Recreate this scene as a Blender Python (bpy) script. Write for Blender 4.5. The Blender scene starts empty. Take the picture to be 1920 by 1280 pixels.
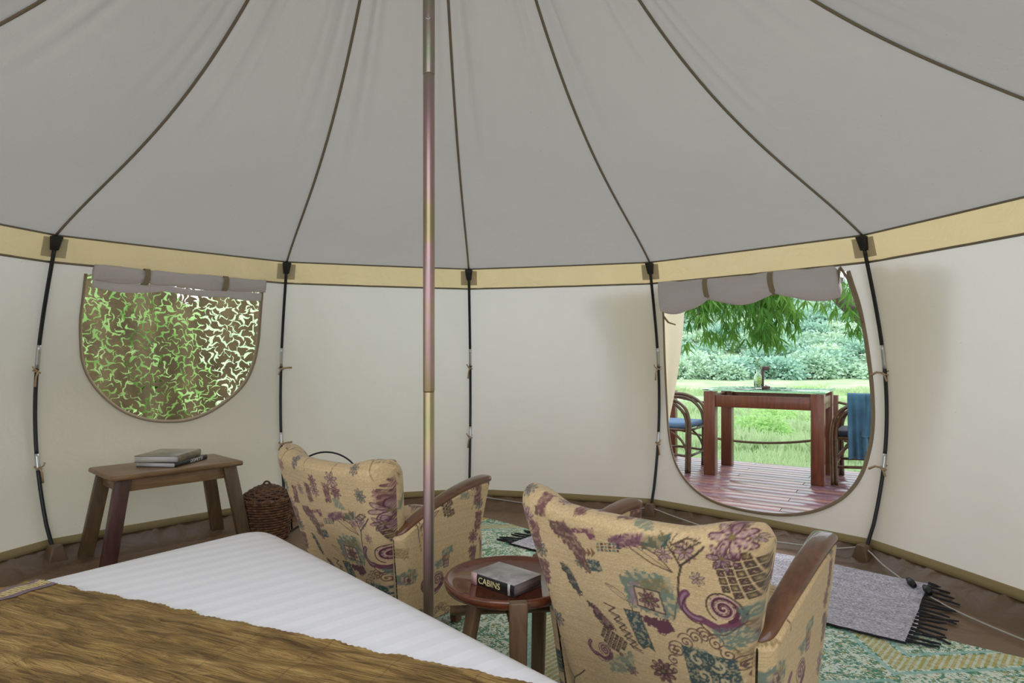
import bpy, bmesh, math, random
import numpy as np
from mathutils import Vector, Matrix
from mathutils.geometry import delaunay_2d_cdt

scene = bpy.context.scene
COL = scene.collection
rnd = random.Random(7)
PI = math.pi

# ------------------------------------------------------------------ camera, sky, sun, exposure
CAM_H = 1.10
cam_data = bpy.data.cameras.new('camera')
cam_data.sensor_width = 36.0
cam_data.lens = 36.0 * 1158.0 / 1920.0
cam_data.shift_y = (672.0 - 640.0) / 1920.0
cam_data.clip_start = 0.02
cam_data.clip_end = 600
cam = bpy.data.objects.new('camera', cam_data)
COL.objects.link(cam)
cam.location = (0, 0, CAM_H)
cam.rotation_euler = (PI / 2, 0, 0)
scene.camera = cam

world = bpy.data.worlds.new('overcast_sky')
scene.world = world
world.use_nodes = True
bg = world.node_tree.nodes['Background']
bg.inputs[0].default_value = (0.84, 0.90, 1.0, 1)
bg.inputs[1].default_value = 1.7

sun_data = bpy.data.lights.new('sun', 'SUN')
sun_data.energy = 1.3
sun_data.angle = math.radians(25)
sun_data.color = (1.0, 0.985, 0.96)
sun = bpy.data.objects.new('sun', sun_data)
COL.objects.link(sun)
sun.rotation_euler = Vector((-0.62, -0.36, -0.70)).to_track_quat('-Z', 'Y').to_euler()

vs = scene.view_settings
vs.view_transform = 'Standard'
vs.look = 'None'
vs.exposure = 0.42
vs.gamma = 1.0
vs.use_curve_mapping = False
scene.cycles.use_denoising = True
scene.cycles.max_bounces = 8
scene.cycles.diffuse_bounces = 4
scene.cycles.use_adaptive_sampling = True
scene.cycles.adaptive_threshold = 0.05
scene.cycles.transmission_bounces = 8
scene.cycles.transparent_max_bounces = 12
scene.cycles.sample_clamp_indirect = 6

# ------------------------------------------------------------------ mesh helpers
def raw_mesh(name, V, F):
    """fast mesh from a vertex array and a list / array of faces"""
    V = np.asarray(V, dtype=np.float32).reshape(-1, 3)
    me = bpy.data.meshes.new(name)
    me.vertices.add(len(V))
    me.vertices.foreach_set('co', V.ravel())
    if isinstance(F, np.ndarray):
        n, k = F.shape
        loops = F.astype(np.int32).ravel()
        starts = np.arange(0, n * k, k, dtype=np.int32)
        totals = np.full(n, k, dtype=np.int32)
    else:
        totals = np.array([len(f) for f in F], dtype=np.int32)
        loops = np.array([i for f in F for i in f], dtype=np.int32)
        starts = np.concatenate([[0], np.cumsum(totals)[:-1]]).astype(np.int32)
    me.loops.add(len(loops))
    me.loops.foreach_set('vertex_index', loops)
    me.polygons.add(len(totals))
    me.polygons.foreach_set('loop_start', starts)
    me.polygons.foreach_set('loop_total', totals)
    me.update(calc_edges=True)
    me.validate()
    return me

def link(name, me, mat=None, parent=None, smooth=False, bevel=0, loc=None, rot=None, subsurf=0):
    o = bpy.data.objects.new(name, me)
    COL.objects.link(o)
    if mat is not None and not me.materials:
        me.materials.append(mat)
    if smooth:
        me.polygons.foreach_set('use_smooth', np.ones(len(me.polygons), dtype=bool))
    if bevel:
        m = o.modifiers.new('bevel', 'BEVEL')
        m.width = bevel; m.segments = 2; m.limit_method = 'ANGLE'; m.angle_limit = math.radians(40)
    if subsurf:
        m = o.modifiers.new('subsurf', 'SUBSURF'); m.levels = subsurf; m.render_levels = subsurf
    if parent is not None:
        o.parent = parent
    if loc is not None:
        o.location = loc
    if rot is not None:
        o.rotation_euler = rot
    return o

def tag(o, label=None, cat=None, group=None, kind=None):
    if label: o['label'] = label
    if cat: o['category'] = cat
    if group: o['group'] = group
    if kind: o['kind'] = kind
    return o

def thing(name, label, cat=None, loc=(0, 0, 0), rz=0, group=None, kind=None):
    o = bpy.data.objects.new(name, None)
    COL.objects.link(o)
    o.empty_display_size = 0.1
    o.location = loc
    o.rotation_euler = (0, 0, rz)
    return tag(o, label, cat, group, kind)

class MB:
    """collects vertices and faces, then builds ONE mesh object"""
    def __init__(s):
        s.V = []; s.F = []
    def add(s, V, F):
        b = len(s.V)
        s.V += [tuple(v) for v in V]
        s.F += [tuple(i + b for i in f) for f in F]
        return s
    def box(s, c, size, rot=None):
        cx, cy, cz = c; sx, sy, sz = [d / 2 for d in size]
        P = [Vector((x, y, z)) for x in (-sx, sx) for y in (-sy, sy) for z in (-sz, sz)]
        if rot is not None: P = [rot @ p for p in P]
        P = [(p.x + cx, p.y + cy, p.z + cz) for p in P]
        return s.add(P, [(0, 1, 3, 2), (4, 6, 7, 5), (0, 4, 5, 1), (2, 3, 7, 6), (0, 2, 6, 4), (1, 5, 7, 3)])
    def hexa(s, lo, hi):
        """two quads (lists of 4 points), lo below hi"""
        return s.add(list(lo) + list(hi), [(3, 2, 1, 0), (4, 5, 6, 7)] + [(i, (i + 1) % 4, 4 + (i + 1) % 4, 4 + i) for i in range(4)])
    def tube(s, pts, r, n=8, closed=False, flat=1.0, up=None):
        P = [Vector(p) for p in pts]; m = len(P)
        R = list(r) if hasattr(r, '__len__') else [r] * m
        ring = []
        prev = None
        for i in range(m):
            if closed: t = P[(i + 1) % m] - P[i - 1]
            else: t = P[min(i + 1, m - 1)] - P[max(i - 1, 0)]
            t.normalize()
            if prev is None:
                a = Vector(up) if up is not None else (Vector((0, 0, 1)) if abs(t.z) < 0.9 else Vector((1, 0, 0)))
            else: a = prev
            nrm = (a - t * a.dot(t))
            if nrm.length < 1e-6: nrm = t.orthogonal()
            nrm.normalize(); prev = nrm
            b = t.cross(nrm)
            ring.append([P[i] + nrm * (R[i] * math.cos(2 * PI * k / n) * flat) + b * (R[i] * math.sin(2 * PI * k / n)) for k in range(n)])
        V = [v for q in ring for v in q]; F = []
        mm = m if closed else m - 1
        for i in range(mm):
            j = (i + 1) % m
            for k in range(n):
                l = (k + 1) % n
                F.append((i * n + k, i * n + l, j * n + l, j * n + k))
        if not closed:
            F.append(tuple(range(n - 1, -1, -1))); F.append(tuple((m - 1) * n + k for k in range(n)))
        return s.add(V, F)
    def lathe(s, prof, n=32, c=(0, 0, 0)):
        V = []; F = []; m = len(prof)
        for r, z in prof:
            for k in range(n):
                a = 2 * PI * k / n
                V.append((c[0] + r * math.cos(a), c[1] + r * math.sin(a), c[2] + z))
        for i in range(m - 1):
            for k in range(n):
                l = (k + 1) % n
                F.append((i * n + k, i * n + l, (i + 1) * n + l, (i + 1) * n + k))
        if prof[0][0] > 1e-5: F.append(tuple(range(n - 1, -1, -1)))
        if prof[-1][0] > 1e-5: F.append(tuple((m - 1) * n + k for k in range(n)))
        return s.add(V, F)
    def prism(s, poly, z0, z1):
        n = len(poly)
        V = [(x, y, z0) for x, y in poly] + [(x, y, z1) for x, y in poly]
        F = [tuple(range(n - 1, -1, -1)), tuple(range(n, 2 * n))] + [(i, (i + 1) % n, n + (i + 1) % n, n + i) for i in range(n)]
        return s.add(V, F)
    def mesh(s, name): return raw_mesh(name, s.V, s.F)
    def build(s, name, mat, parent=None, smooth=False, bevel=0, **k):
        return link(name, s.mesh(name), mat, parent, smooth, bevel, **k)

def grid_faces(nu, nv, wrap_u=False):
    iu = np.arange(nu if wrap_u else nu - 1); iv = np.arange(nv - 1)
    A, B = np.meshgrid(iu, iv, indexing='ij')
    A2 = (A + 1) % nu
    return np.stack([A * nv + B, A2 * nv + B, A2 * nv + B + 1, A * nv + B + 1], -1).reshape(-1, 4)

def smoothstep(a, b, x):
    t = np.clip((np.asarray(x, float) - a) / (b - a), 0, 1)
    return t * t * (3 - 2 * t)

def copy_tree(o, parent=None):
    c = o.copy(); COL.objects.link(c); c.parent = parent
    for ch in list(o.children): copy_tree(ch, c)
    return c

# ------------------------------------------------------------------ materials
def srgb(r, g, b):
    f = lambda c: (c / 255 / 12.92) if c / 255 <= 0.04045 else ((c / 255 + 0.055) / 1.055) ** 2.4
    return (f(r), f(g), f(b), 1.0)

class NT:
    def __init__(s, name):
        s.m = bpy.data.materials.new(name); s.m.use_nodes = True
        s.t = s.m.node_tree; s.n = s.t.nodes
        s.p = s.n['Principled BSDF']; s.out = s.n['Material Output']
    def node(s, typ, ins=None, **props):
        nd = s.n.new(typ)
        for k, v in props.items(): setattr(nd, k, v)
        for k, v in (ins or {}).items():
            sk = nd.inputs[k]
            if isinstance(v, bpy.types.NodeSocket): s.t.links.new(v, sk)
            else: sk.default_value = v
        return nd
    def coords(s, kind='Object', scale=(1, 1, 1), rot=(0, 0, 0)):
        tc = s.node('ShaderNodeTexCoord')
        mp = s.node('ShaderNodeMapping', {'Vector': tc.outputs[kind], 'Scale': scale, 'Rotation': rot})
        return mp.outputs[0]
    def noise(s, vec, scale=5, detail=3, rough=0.5, dist=0.0):
        return s.node('ShaderNodeTexNoise', {'Vector': vec, 'Scale': scale, 'Detail': detail, 'Roughness': rough, 'Distortion': dist}).outputs['Fac']
    def ramp(s, fac, stops, interp='LINEAR'):
        nd = s.node('ShaderNodeValToRGB', {'Fac': fac})
        nd.color_ramp.interpolation = interp
        e = nd.color_ramp.elements
        while len(e) < len(stops): e.new(0.5)
        for q, (p, c) in zip(e, stops):
            q.position = p; q.color = c
        return nd.outputs[0]
    def mix(s, fac, a, b, blend='MIX'):
        nd = s.node('ShaderNodeMix', data_type='RGBA', blend_type=blend)
        for k, v in ((0, fac), (6, a), (7, b)):
            if isinstance(v, bpy.types.NodeSocket): s.t.links.new(v, nd.inputs[k])
            else: nd.inputs[k].default_value = v
        return nd.outputs[2]
    def math(s, op, a, b=0.0, c=0.0):
        nd = s.node('ShaderNodeMath', operation=op)
        for k, v in enumerate((a, b, c)):
            if isinstance(v, bpy.types.NodeSocket): s.t.links.new(v, nd.inputs[k])
            else: nd.inputs[k].default_value = v
        return nd.outputs[0]
    def sep(s, vec):
        nd = s.node('ShaderNodeSeparateXYZ', {0: vec}); return nd.outputs
    def bump(s, h, strength=0.3, dist=0.01):
        return s.node('ShaderNodeBump', {'Height': h, 'Strength': strength, 'Distance': dist}).outputs[0]
    def set(s, **k):
        names = {'color': 'Base Color', 'rough': 'Roughness', 'metal': 'Metallic', 'normal': 'Normal', 'spec': 'Specular IOR Level', 'coat': 'Coat Weight', 'sheen': 'Sheen Weight', 'trans': 'Transmission Weight', 'ior': 'IOR', 'alpha': 'Alpha', 'coatr': 'Coat Roughness'}
        for a, v in k.items():
            sk = s.p.inputs[names[a]]
            if isinstance(v, bpy.types.NodeSocket): s.t.links.new(v, sk)
            else: sk.default_value = v
        return s

def plain(name, col, rough=0.6, metal=0.0, **k):
    q = NT(name); q.set(color=col, rough=rough, metal=metal, **k); return q.m

def mat_canvas(name, col, tcol, transmit, wrinkle=0.35, stain=0.1):
    q = NT(name)
    v = q.coords('Object')
    big = q.noise(v, 1.3, 4, 0.55)
    c = q.mix(q.ramp(big, [(0.35, (0, 0, 0, 1)), (0.75, (1, 1, 1, 1))]), col, tuple([x * (1 - stain) for x in col[:3]] + [1]))
    spk = q.noise(v, 55, 2, 0.6)
    c = q.mix(q.ramp(spk, [(0.765, (0, 0, 0, 1)), (0.79, (1, 1, 1, 1))]), c, tuple([x * 0.55 for x in col[:3]] + [1]))
    weave = q.noise(v, 420, 2, 0.5)
    slub = q.noise(q.coords('Object', (60, 60, 500)), 1, 2, 0.5)
    wr = q.noise(v, 5.0, 4, 0.55, 0.6)
    h = q.math('ADD', q.math('MULTIPLY', wr, 1.0), q.math('ADD', q.math('MULTIPLY', weave, 0.02), q.math('MULTIPLY', slub, 0.02)))
    nrm = q.bump(h, wrinkle, 0.03)
    d = q.node('ShaderNodeBsdfDiffuse', {'Color': c, 'Normal': nrm})
    tc = q.mix(q.math('MULTIPLY', slub, 0.35), tcol, tuple([x * 0.86 for x in tcol[:3]] + [1]))
    t = q.node('ShaderNodeBsdfTranslucent', {'Color': tc, 'Normal': nrm})
    mx = q.node('ShaderNodeMixShader', {0: transmit, 1: d.outputs[0], 2: t.outputs[0]})
    q.t.links.new(mx.outputs[0], q.out.inputs[0])
    return q.m

def mat_wood(name, c1, c2, rough=0.4, scale=(3, 40, 40), coat=0.0, bump=0.15):
    q = NT(name)
    v = q.coords('Object', scale)
    n = q.noise(v, 1.0, 5, 0.6, 1.2)
    n2 = q.noise(q.coords('Object'), 2.0, 3, 0.5)
    c = q.ramp(n, [(0.3, c1), (0.7, c2)])
    c = q.mix(q.math('MULTIPLY', n2, 0.5), c, tuple([x * 0.55 for x in c1[:3]] + [1]))
    q.set(color=c, rough=rough, coat=coat, normal=q.bump(n, bump, 0.004))
    return q.m

M = {}
M['canvas_wall'] = mat_canvas('canvas_wall', srgb(224, 213, 190), srgb(238, 238, 242), 0.192, 0.25, 0.05)
M['canvas_roof'] = mat_canvas('canvas_roof', srgb(204, 197, 185), srgb(236, 238, 244), 0.072, 0.30, 0.08)
M['canvas_flap'] = mat_canvas('canvas_flap', srgb(226, 216, 192), srgb(232, 222, 196), 0.35, 0.3, 0.05)
M['canvas_band'] = mat_canvas('canvas_band', srgb(210, 190, 150), srgb(218, 198, 154), 0.30, 0.6, 0.08)
M['canvas_patch'] = mat_canvas('canvas_patch', srgb(192, 180, 154), srgb(196, 182, 152), 0.25, 0.4)
M['roll'] = mat_canvas('rolled_lining', srgb(214, 206, 206), srgb(214, 208, 206), 0.22, 0.7)
M['seam'] = plain('seam_tape', srgb(122, 110, 92), 0.85)
M['seam_dark'] = plain('window_binding', srgb(140, 122, 98), 0.85)
def mat_groundsheet(name, c1, c2):
    q = NT(name)
    v = q.coords('Object')
    n = q.noise(v, 1.6, 4, 0.5, 0.8)
    w = q.noise(v, 9, 4, 0.5, 1.0)
    q.set(color=q.ramp(n, [(0.3, c1), (0.7, c2)]), rough=0.42, spec=0.35, normal=q.bump(w, 0.35, 0.03))
    return q.m
M['groundsheet'] = mat_groundsheet('groundsheet', srgb(112, 88, 68), srgb(132, 106, 82))
M['tub'] = mat_groundsheet('tub_wall', srgb(92, 72, 52), srgb(112, 88, 66))
M['olive'] = plain('olive_webbing', srgb(136, 118, 76), 0.8)
M['black'] = plain('black_steel', srgb(26, 26, 28), 0.38, 0.2)
M['black_plastic'] = plain('black_plastic', srgb(20, 20, 20), 0.45)
M['silver'] = plain('silver_sleeve', srgb(190, 190, 188), 0.32, 0.85)
M['tie'] = plain('tie_cotton', srgb(170, 142, 108), 0.9)
M['cord'] = plain('grey_cord', srgb(176, 170, 160), 0.7)
M['wire'] = plain('black_wire', srgb(22, 20, 18), 0.5)
def mat_centre_pole():
    q = NT('passivated_steel')
    z = q.sep(q.coords('Object'))[2]
    n = q.noise(q.coords('Object', (1, 1, 1.0)), 1.6, 3, 0.6, 1.0)
    c = q.ramp(n, [(0.25, srgb(150, 144, 104)), (0.42, srgb(168, 150, 116)), (0.52, srgb(176, 142, 146)), (0.62, srgb(146, 152, 128)), (0.8, srgb(168, 152, 118))])
    q.set(color=c, rough=0.32, metal=0.85)
    return q.m
M['centre_pole'] = mat_centre_pole()

# ------------------------------------------------------------------ the tent: plan and profile
CX, CY = -0.28, 2.08                        # foot of the centre pole
ANG = [-120.5, -90.5, -60.5, -30.5, -0.9, 29.6, 60.4, 90.4, 120.4, 150.4, 180.0, 209.5, 239.5]
ZP = np.array([0, 0.05, 0.325, 0.58, 0.87, 1.165, 1.48, 1.62, 1.76])
RP = np.array([2.50, 2.54, 2.65, 2.70, 2.72, 2.69, 2.58, 2.535, 2.49])
_pw = np.polyfit(ZP, RP, 4)
def rprof(z): return np.polyval(_pw, z)
_pr = np.polyfit([0.10, 0.40, 0.79, 0.92, 1.32, 1.9, 2.49], [3.62, 3.16, 2.706, 2.57, 2.295, 2.01, 1.76], 4)
EAVE = float(rprof(1.76))
def roofz(r): return np.polyval(_pr, r) + (1.76 - np.polyval(_pr, EAVE)) * np.clip(r / EAVE, 0, 1)

def chord(th, a0, a1, blend):
    mid, half = (a0 + a1) / 2, (a1 - a0) / 2
    ch = math.cos(math.radians(half)) / np.cos(np.radians(th - mid))
    return blend + (1 - blend) * ch
def seg_of(th):
    for i in range(len(ANG) - 1):
        if ANG[i] <= th <= ANG[i + 1]: return ANG[i], ANG[i + 1]
    return ANG[0], ANG[1]
def wall_pt(th, z, off=0.0, seg=None):
    """point on the canvas wall at bearing th (degrees from straight ahead) and height z; off > 0 is outward"""
    a0, a1 = seg or seg_of(th)
    b = 0.15 + 0.35 * np.sin(PI * np.clip(np.asarray(z) / 1.76, 0, 1))
    r = rprof(z) * chord(th, a0, a1, b) + off
    a = np.radians(th)
    return np.stack(np.broadcast_arrays(CX + r * np.sin(a), CY + r * np.cos(a), z), -1)
def wall_v(th, z, off=0.0): return Vector(wall_pt(th, z, off).tolist())

# window outlines on the canvas: (bearing, height)
W1 = [(-56.76, 1.575), (-56.63, 1.438), (-56.55, 1.319), (-56.25, 1.198), (-55.79, 1.075), (-54.73, 0.962), (-53.03, 0.858), (-50.97, 0.775), (-48.49, 0.722), (-45.69, 0.699), (-42.82, 0.706), (-39.97, 0.758), (-37.38, 0.845), (-35.55, 0.942), (-34.48, 1.07), (-34.0, 1.218), (-33.96, 1.363), (-33.96, 1.52), (-33.98, 1.58)]
W2 = [(31.34, 1.575), (30.9, 1.369), (30.6, 1.07), (30.75, 0.765), (31.3, 0.541), (32.68, 0.365), (35.33, 0.241), (38.96, 0.17), (43.5, 0.147), (48.05, 0.152), (51.52, 0.180), (54.32, 0.234), (56.49, 0.315), (57.86, 0.428), (58.5, 0.565), (58.77, 0.715), (58.75, 0.895), (58.65, 1.076), (58.57, 1.255), (58.44, 1.403), (58.13, 1.52), (57.98, 1.585)]
def smooth_line(pts, k=4, closed=False):
    P = np.array(pts, float); n = len(P); out = []
    for i in range(n - 1):
        p0, p1, p2, p3 = P[max(i - 1, 0)], P[i], P[i + 1], P[min(i + 2, n - 1)]
        for j in range(k):
            t = j / k
            out.append(0.5 * ((2 * p1) + (p2 - p0) * t + (2 * p0 - 5 * p1 + 4 * p2 - p3) * t * t + (3 * p1 - p0 - 3 * p2 + p3) * t ** 3))
    out.append(P[-1])
    return np.array(out)

BAND = 1.62        # lower seam of the eave band
TUB = 0.105        # top of the groundsheet tub
KM = math.radians(1) * 2.6

def panel_plain(a0, a1, z0, z1, nu=26, nv=30, ripple=0.0):
    th, z = np.meshgrid(np.linspace(a0, a1, nu), np.linspace(z0, z1, nv), indexing='ij')
    off = 0.004 * np.sin(th * 0.9 + 3 * z) * np.sin(z * 5 + th * .2)
    if ripple:
        s = (th - a0) / (a1 - a0)
        e = np.exp(-s * 7) + np.exp(-(1 - s) * 7)
        off = off + ripple * e * np.sin(38 * (z - 1.78) / (0.03 + np.minimum(s, 1 - s)) * 0.05 + s * 30)
    V = wall_pt(th, z, off, (a0, a1)).reshape(-1, 3)
    return raw_mesh('panel', V, grid_faces(nu, nv))

def panel_window(a0, a1, z0, z1, hole):
    hp = smooth_line(hole, 5)
    pts = []; edges = []
    def ring(P):
        b = len(pts)
        for p in P: pts.append(Vector((p[0] * KM, p[1])))
        n = len(P)
        for i in range(n): edges.append((b + i, b + (i + 1) % n))
    nb = 26
    outer = [(a0 + (a1 - a0) * i / nb, z0) for i in range(nb)] + [(a1, z0 + (z1 - z0) * i / nb) for i in range(nb)] + \
            [(a1 - (a1 - a0) * i / nb, z1) for i in range(nb)] + [(a0, z1 - (z1 - z0) * i / nb) for i in range(nb)]
    ring(outer); ring([tuple(p) for p in hp])
    poly = hp.copy()
    def inside(x, y):
        c = False; n = len(poly); j = n - 1
        for i in range(n):
            if (poly[i][1] > y) != (poly[j][1] > y) and x < (poly[j][0] - poly[i][0]) * (y - poly[i][1]) / (poly[j][1] - poly[i][1]) + poly[i][0]: c = not c
            j = i
        return c
    for i in range(1, 24):
        for j in range(1, 28):
            p = (a0 + (a1 - a0) * i / 24, z0 + (z1 - z0) * j / 28)
            if not inside(*p): pts.append(Vector((p[0] * KM, p[1])))
    vo, eo, fo, _, _, _ = delaunay_2d_cdt(pts, edges, [], 0, 1e-5)
    F = []
    for f in fo:
        c = sum((vo[i] for i in f), Vector((0, 0))) / len(f)
        if not inside(c.x / KM, c.y): F.append(tuple(f))
    V = [wall_pt(v.x / KM, v.y, 0.0, (a0, a1)) for v in vo]
    return raw_mesh('panel', V, F)

# ---- canvas walls, eave band, tub
SIDES = {'left': [0, 1, 2], 'back': [3, 4], 'right': [5, 6, 7], 'front': [8, 9, 10, 11]}
SIDE_LABEL = {'left': 'cream canvas tent wall on the left with the half-round window',
              'back': 'pale canvas tent wall behind the two armchairs',
              'right': 'pale canvas tent wall on the right with the large open window',
              'front': 'canvas tent wall behind the viewer'}
for side, idx in SIDES.items():
    w = thing('wall_' + side, SIDE_LABEL[side], kind='structure')
    b = thing('baseboard_' + side, {'left': 'brown groundsheet upstand along the left tent wall', 'back': 'brown groundsheet upstand behind the armchairs', 'right': 'brown groundsheet upstand along the right tent wall', 'front': 'brown groundsheet upstand behind the viewer'}[side], kind='structure')
    for i in idx:
        a0, a1 = ANG[i], ANG[i + 1]
        hole = W1 if i == 2 else (W2 if i == 5 else None)
        daylight_gap = i in (9, 10, 11)                       # panels left out behind the viewer, opened wide to let in more daylight
        me = panel_window(a0, a1, TUB, BAND, hole) if hole else panel_plain(a0, a1, TUB, BAND)
        if not daylight_gap: link('wall_panel', me, M['canvas_wall'], w, True)
        if i not in (9, 10): link('eave_band', panel_plain(a0, a1, BAND, 1.76, 60, 10, 0.006), M['canvas_band'], w, True)
        # tub: from the webbing down and inward to the floor
        nu = 40
        th = np.linspace(a0, a1, nu)
        prof = [(0.004, TUB), (-0.004, 0.085), (-0.025, 0.055), (-0.06, 0.025), (-0.10, 0.006), (-0.14, 0.003)]
        V = []
        for t in th:
            for k, (o, z) in enumerate(prof):
                wob = 0.008 * math.sin(t * 1.7 + k) * (k > 0) + 0.006 * math.sin(t * 4.3 + 2 * k) * (k > 0)
                V.append(wall_pt(t, z, o + wob, (a0, a1)) + np.array([0, 0, 0.004 * math.sin(t * 2.3 + k) * (0 < k < 4)]))
        link('tub_wall', raw_mesh('tub', V, grid_faces(nu, len(prof))), M['tub'], b, True)
        sec = [(-0.022, -0.002), (-0.020, -0.016), (-0.002, -0.013), (0.014, -0.012), (0.017, -0.004), (0.014, 0.004), (-0.018, 0.008)]
        V = [wall_pt(t, TUB + dz, do, (a0, a1)) for t in th for dz, do in sec]; ns_ = len(sec)
        F = [(i_ * ns_ + k, i_ * ns_ + (k + 1) % ns_, (i_ + 1) * ns_ + (k + 1) % ns_, (i_ + 1) * ns_ + k) for i_ in range(nu - 1) for k in range(ns_)]
        link('webbing', raw_mesh('webbing', V, F), M['olive'], b)

# ---- seams of the eave and the band
def seam_ring(name, z, wid, label, off=-0.006):
    t_ = thing(name, label, kind='structure')
    for i in range(len(ANG) - 1):
        a0, a1 = ANG[i], ANG[i + 1]
        P = [wall_v(a0 + (a1 - a0) * k / 24, z, off) for k in range(25)]
        q = MB(); q.tube(P, [wid] * 25, 6, flat=1.0)
        q.build('seam', M['seam'], t_, True)
seam_ring('trim_1', 1.76, 0.0055, 'dark seam where the roof canvas meets the wall band')
seam_ring('trim_2', BAND, 0.0062, 'dark seam along the bottom of the eave band', -0.003)

# ---- roof
ceil = thing('ceiling', 'grey canvas cone roof of the tent with dark radial seams', kind='structure')
for i in range(len(ANG) - 1):
    a0, a1 = ANG[i], ANG[i + 1]
    nu, nv = 30, 46
    th, r0 = np.meshgrid(np.linspace(a0, a1, nu), np.linspace(0.06, 1.15 if i in (9, 10) else EAVE, nv), indexing='ij')     # unseen roof opening added behind the viewer, lets daylight onto bed and chairs
    s = (th - a0) / (a1 - a0)
    bl = np.where(r0 > EAVE - 0.001, 0.15, 0.15)
    r = r0 * chord(th, a0, a1, bl)
    fold = 0.018 * np.exp(-((s - 0.18) / 0.1) ** 2) * np.sin(s * 60 + i) * smoothstep(2.0, 0.7, r0) + 0.016 * np.exp(-((s - 0.8) / 0.13) ** 2) * np.sin(s * 50 + 2 * i) * smoothstep(1.7, 0.6, r0)
    near = np.clip(np.minimum(s, 1 - s) * 14, 0, 1) * np.exp(-np.minimum(s, 1 - s) * 9) * smoothstep(EAVE - 0.55, EAVE - 0.1, r0) * (1 - smoothstep(EAVE - 0.06, EAVE, r0))
    fold = fold + 0.012 * near * np.sin((np.minimum(s, 1 - s) * 26) + r0 * 22)
    sag = -0.03 * np.sin(PI * s) * np.sin(PI * np.clip(r0 / EAVE, 0, 1))
    z = roofz(r0) + (fold + sag) * (1 - smoothstep(EAVE - 0.02, EAVE, r0))
    V = np.stack([CX + r * np.sin(np.radians(th)), CY + r * np.cos(np.radians(th)), z], -1).reshape(-1, 3)
    link('roof_panel', raw_mesh('roof', V, grid_faces(nu, nv)), M['canvas_roof'], ceil, True)
    q = MB()
    P = []
    for k in range(47):
        rr = 0.06 + (EAVE - 0.06) * k / 46
        P.append((CX + rr * math.sin(math.radians(a0)), CY + rr * math.cos(math.radians(a0)), float(roofz(rr)) - 0.006))
    q.tube(P, 0.0072, 6, flat=0.45)
    q.build('roof_seam', M['seam'], ceil, True)
# the mushroom-shaped crown that closes the cone over the pole
q = MB(); q.lathe([(0.10, 3.50), (0.16, 3.56), (0.15, 3.66), (0.07, 3.72), (0.0, 3.73)], 24, (CX, CY, 0)); q.build('crown_cap', M['canvas_patch'], ceil, True)

# ---- groundsheet floor
fl = MB()
ring = [tuple(wall_pt(ANG[0] + 359.9 * k / 180 if False else a, 0.0, -0.10)[:2]) for a in np.linspace(ANG[0], ANG[-1], 181)[:-1]]
fl.add([(x, y, 0.004) for x, y in ring], [tuple(range(len(ring) - 1, -1, -1))])
tag(fl.build('floor', M['groundsheet']), 'brown plastic groundsheet covering the tent floor', kind='structure')

# ---- window bindings, rolled covers
def binding(parent, outline, rad, name='binding', mat=None):
    hp = smooth_line(outline, 5)
    q = MB(); q.tube([wall_v(a, z, -0.004) for a, z in hp], rad, 8, flat=0.5); return q.build(name, mat or M['seam_dark'], parent, True)

def roll(parent, a_from, a_to, centre, height, depth, n=70, seed=0, name='rolled_cover'):
    """flattened roll of cloth hung along the top of a window; centre/height are functions of s in 0..1"""
    V = []; ns = 26
    for i in range(n):
        s = i / (n - 1); th = a_from + (a_to - a_from) * s
        zc, hh = centre(s), height(s)
        dd = depth * (0.75 + 0.25 * hh / 0.1)
        for k in range(ns):
            a = 2 * PI * k / ns
            wob = 1 + 0.05 * math.sin(3 * a + 9 * s + seed) + 0.05 * math.sin(5 * a - 17 * s)
            z = zc + hh * 0.5 * math.sin(a) * wob
            o = -0.012 - dd * 0.5 - dd * 0.5 * math.cos(a) * wob
            V.append(wall_pt(th, z, o))
    F = [tuple(f) for f in grid_faces(n, ns)] + [(i * ns + ns - 1, (i + 1) * ns + ns - 1, (i + 1) * ns, i * ns) for i in range(n - 1)]
    F += [tuple(range(ns)), tuple((n - 1) * ns + k for k in range(ns - 1, -1, -1))]
    return link(name, raw_mesh('roll', V, F), M['roll'], parent, True)

def strap(parent, th, zc, hh, depth, wid_deg=0.35):
    V = []; ns = 24
    for dth in (-wid_deg, wid_deg):
        for k in range(ns):
            a = 2 * PI * k / ns
            V.append(wall_pt(th + dth, zc + (hh * 0.5 + 0.004) * math.sin(a), -0.012 - depth * 0.5 - (depth * 0.5 + 0.006) * math.cos(a)))
    F = [(k, (k + 1) % ns, ns + (k + 1) % ns, ns + k) for k in range(ns)]
    return link('strap', raw_mesh('strap', V, F), M['seam_dark'], parent, True)

w1 = thing('window_1', 'half-round tent window with its lilac-grey cover rolled up under the eave', kind='structure')
binding(w1, W1, 0.012)
c1 = lambda s: 1.585 - 0.004 * math.sin(PI * s)
h1 = lambda s: 0.085 - 0.018 * (math.exp(-((s - 0.27) / 0.03) ** 2) + math.exp(-((s - 0.74) / 0.03) ** 2)) + 0.006 * math.sin(12 * s)
roll(w1, -56.2, -33.6, c1, h1, 0.05)
strap(w1, -50.2, 1.582, 0.085, 0.052); strap(w1, -39.6, 1.582, 0.085, 0.052)
# thin hem of the lining that hangs a little below the roll
c1b = lambda s: 1.528 - 0.014 * abs(math.sin(2.6 * PI * s))
roll(w1, -56.0, -34.0, c1b, lambda s: 0.045 + 0.01 * math.sin(9 * s), 0.016, name='hanging_hem')

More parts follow.
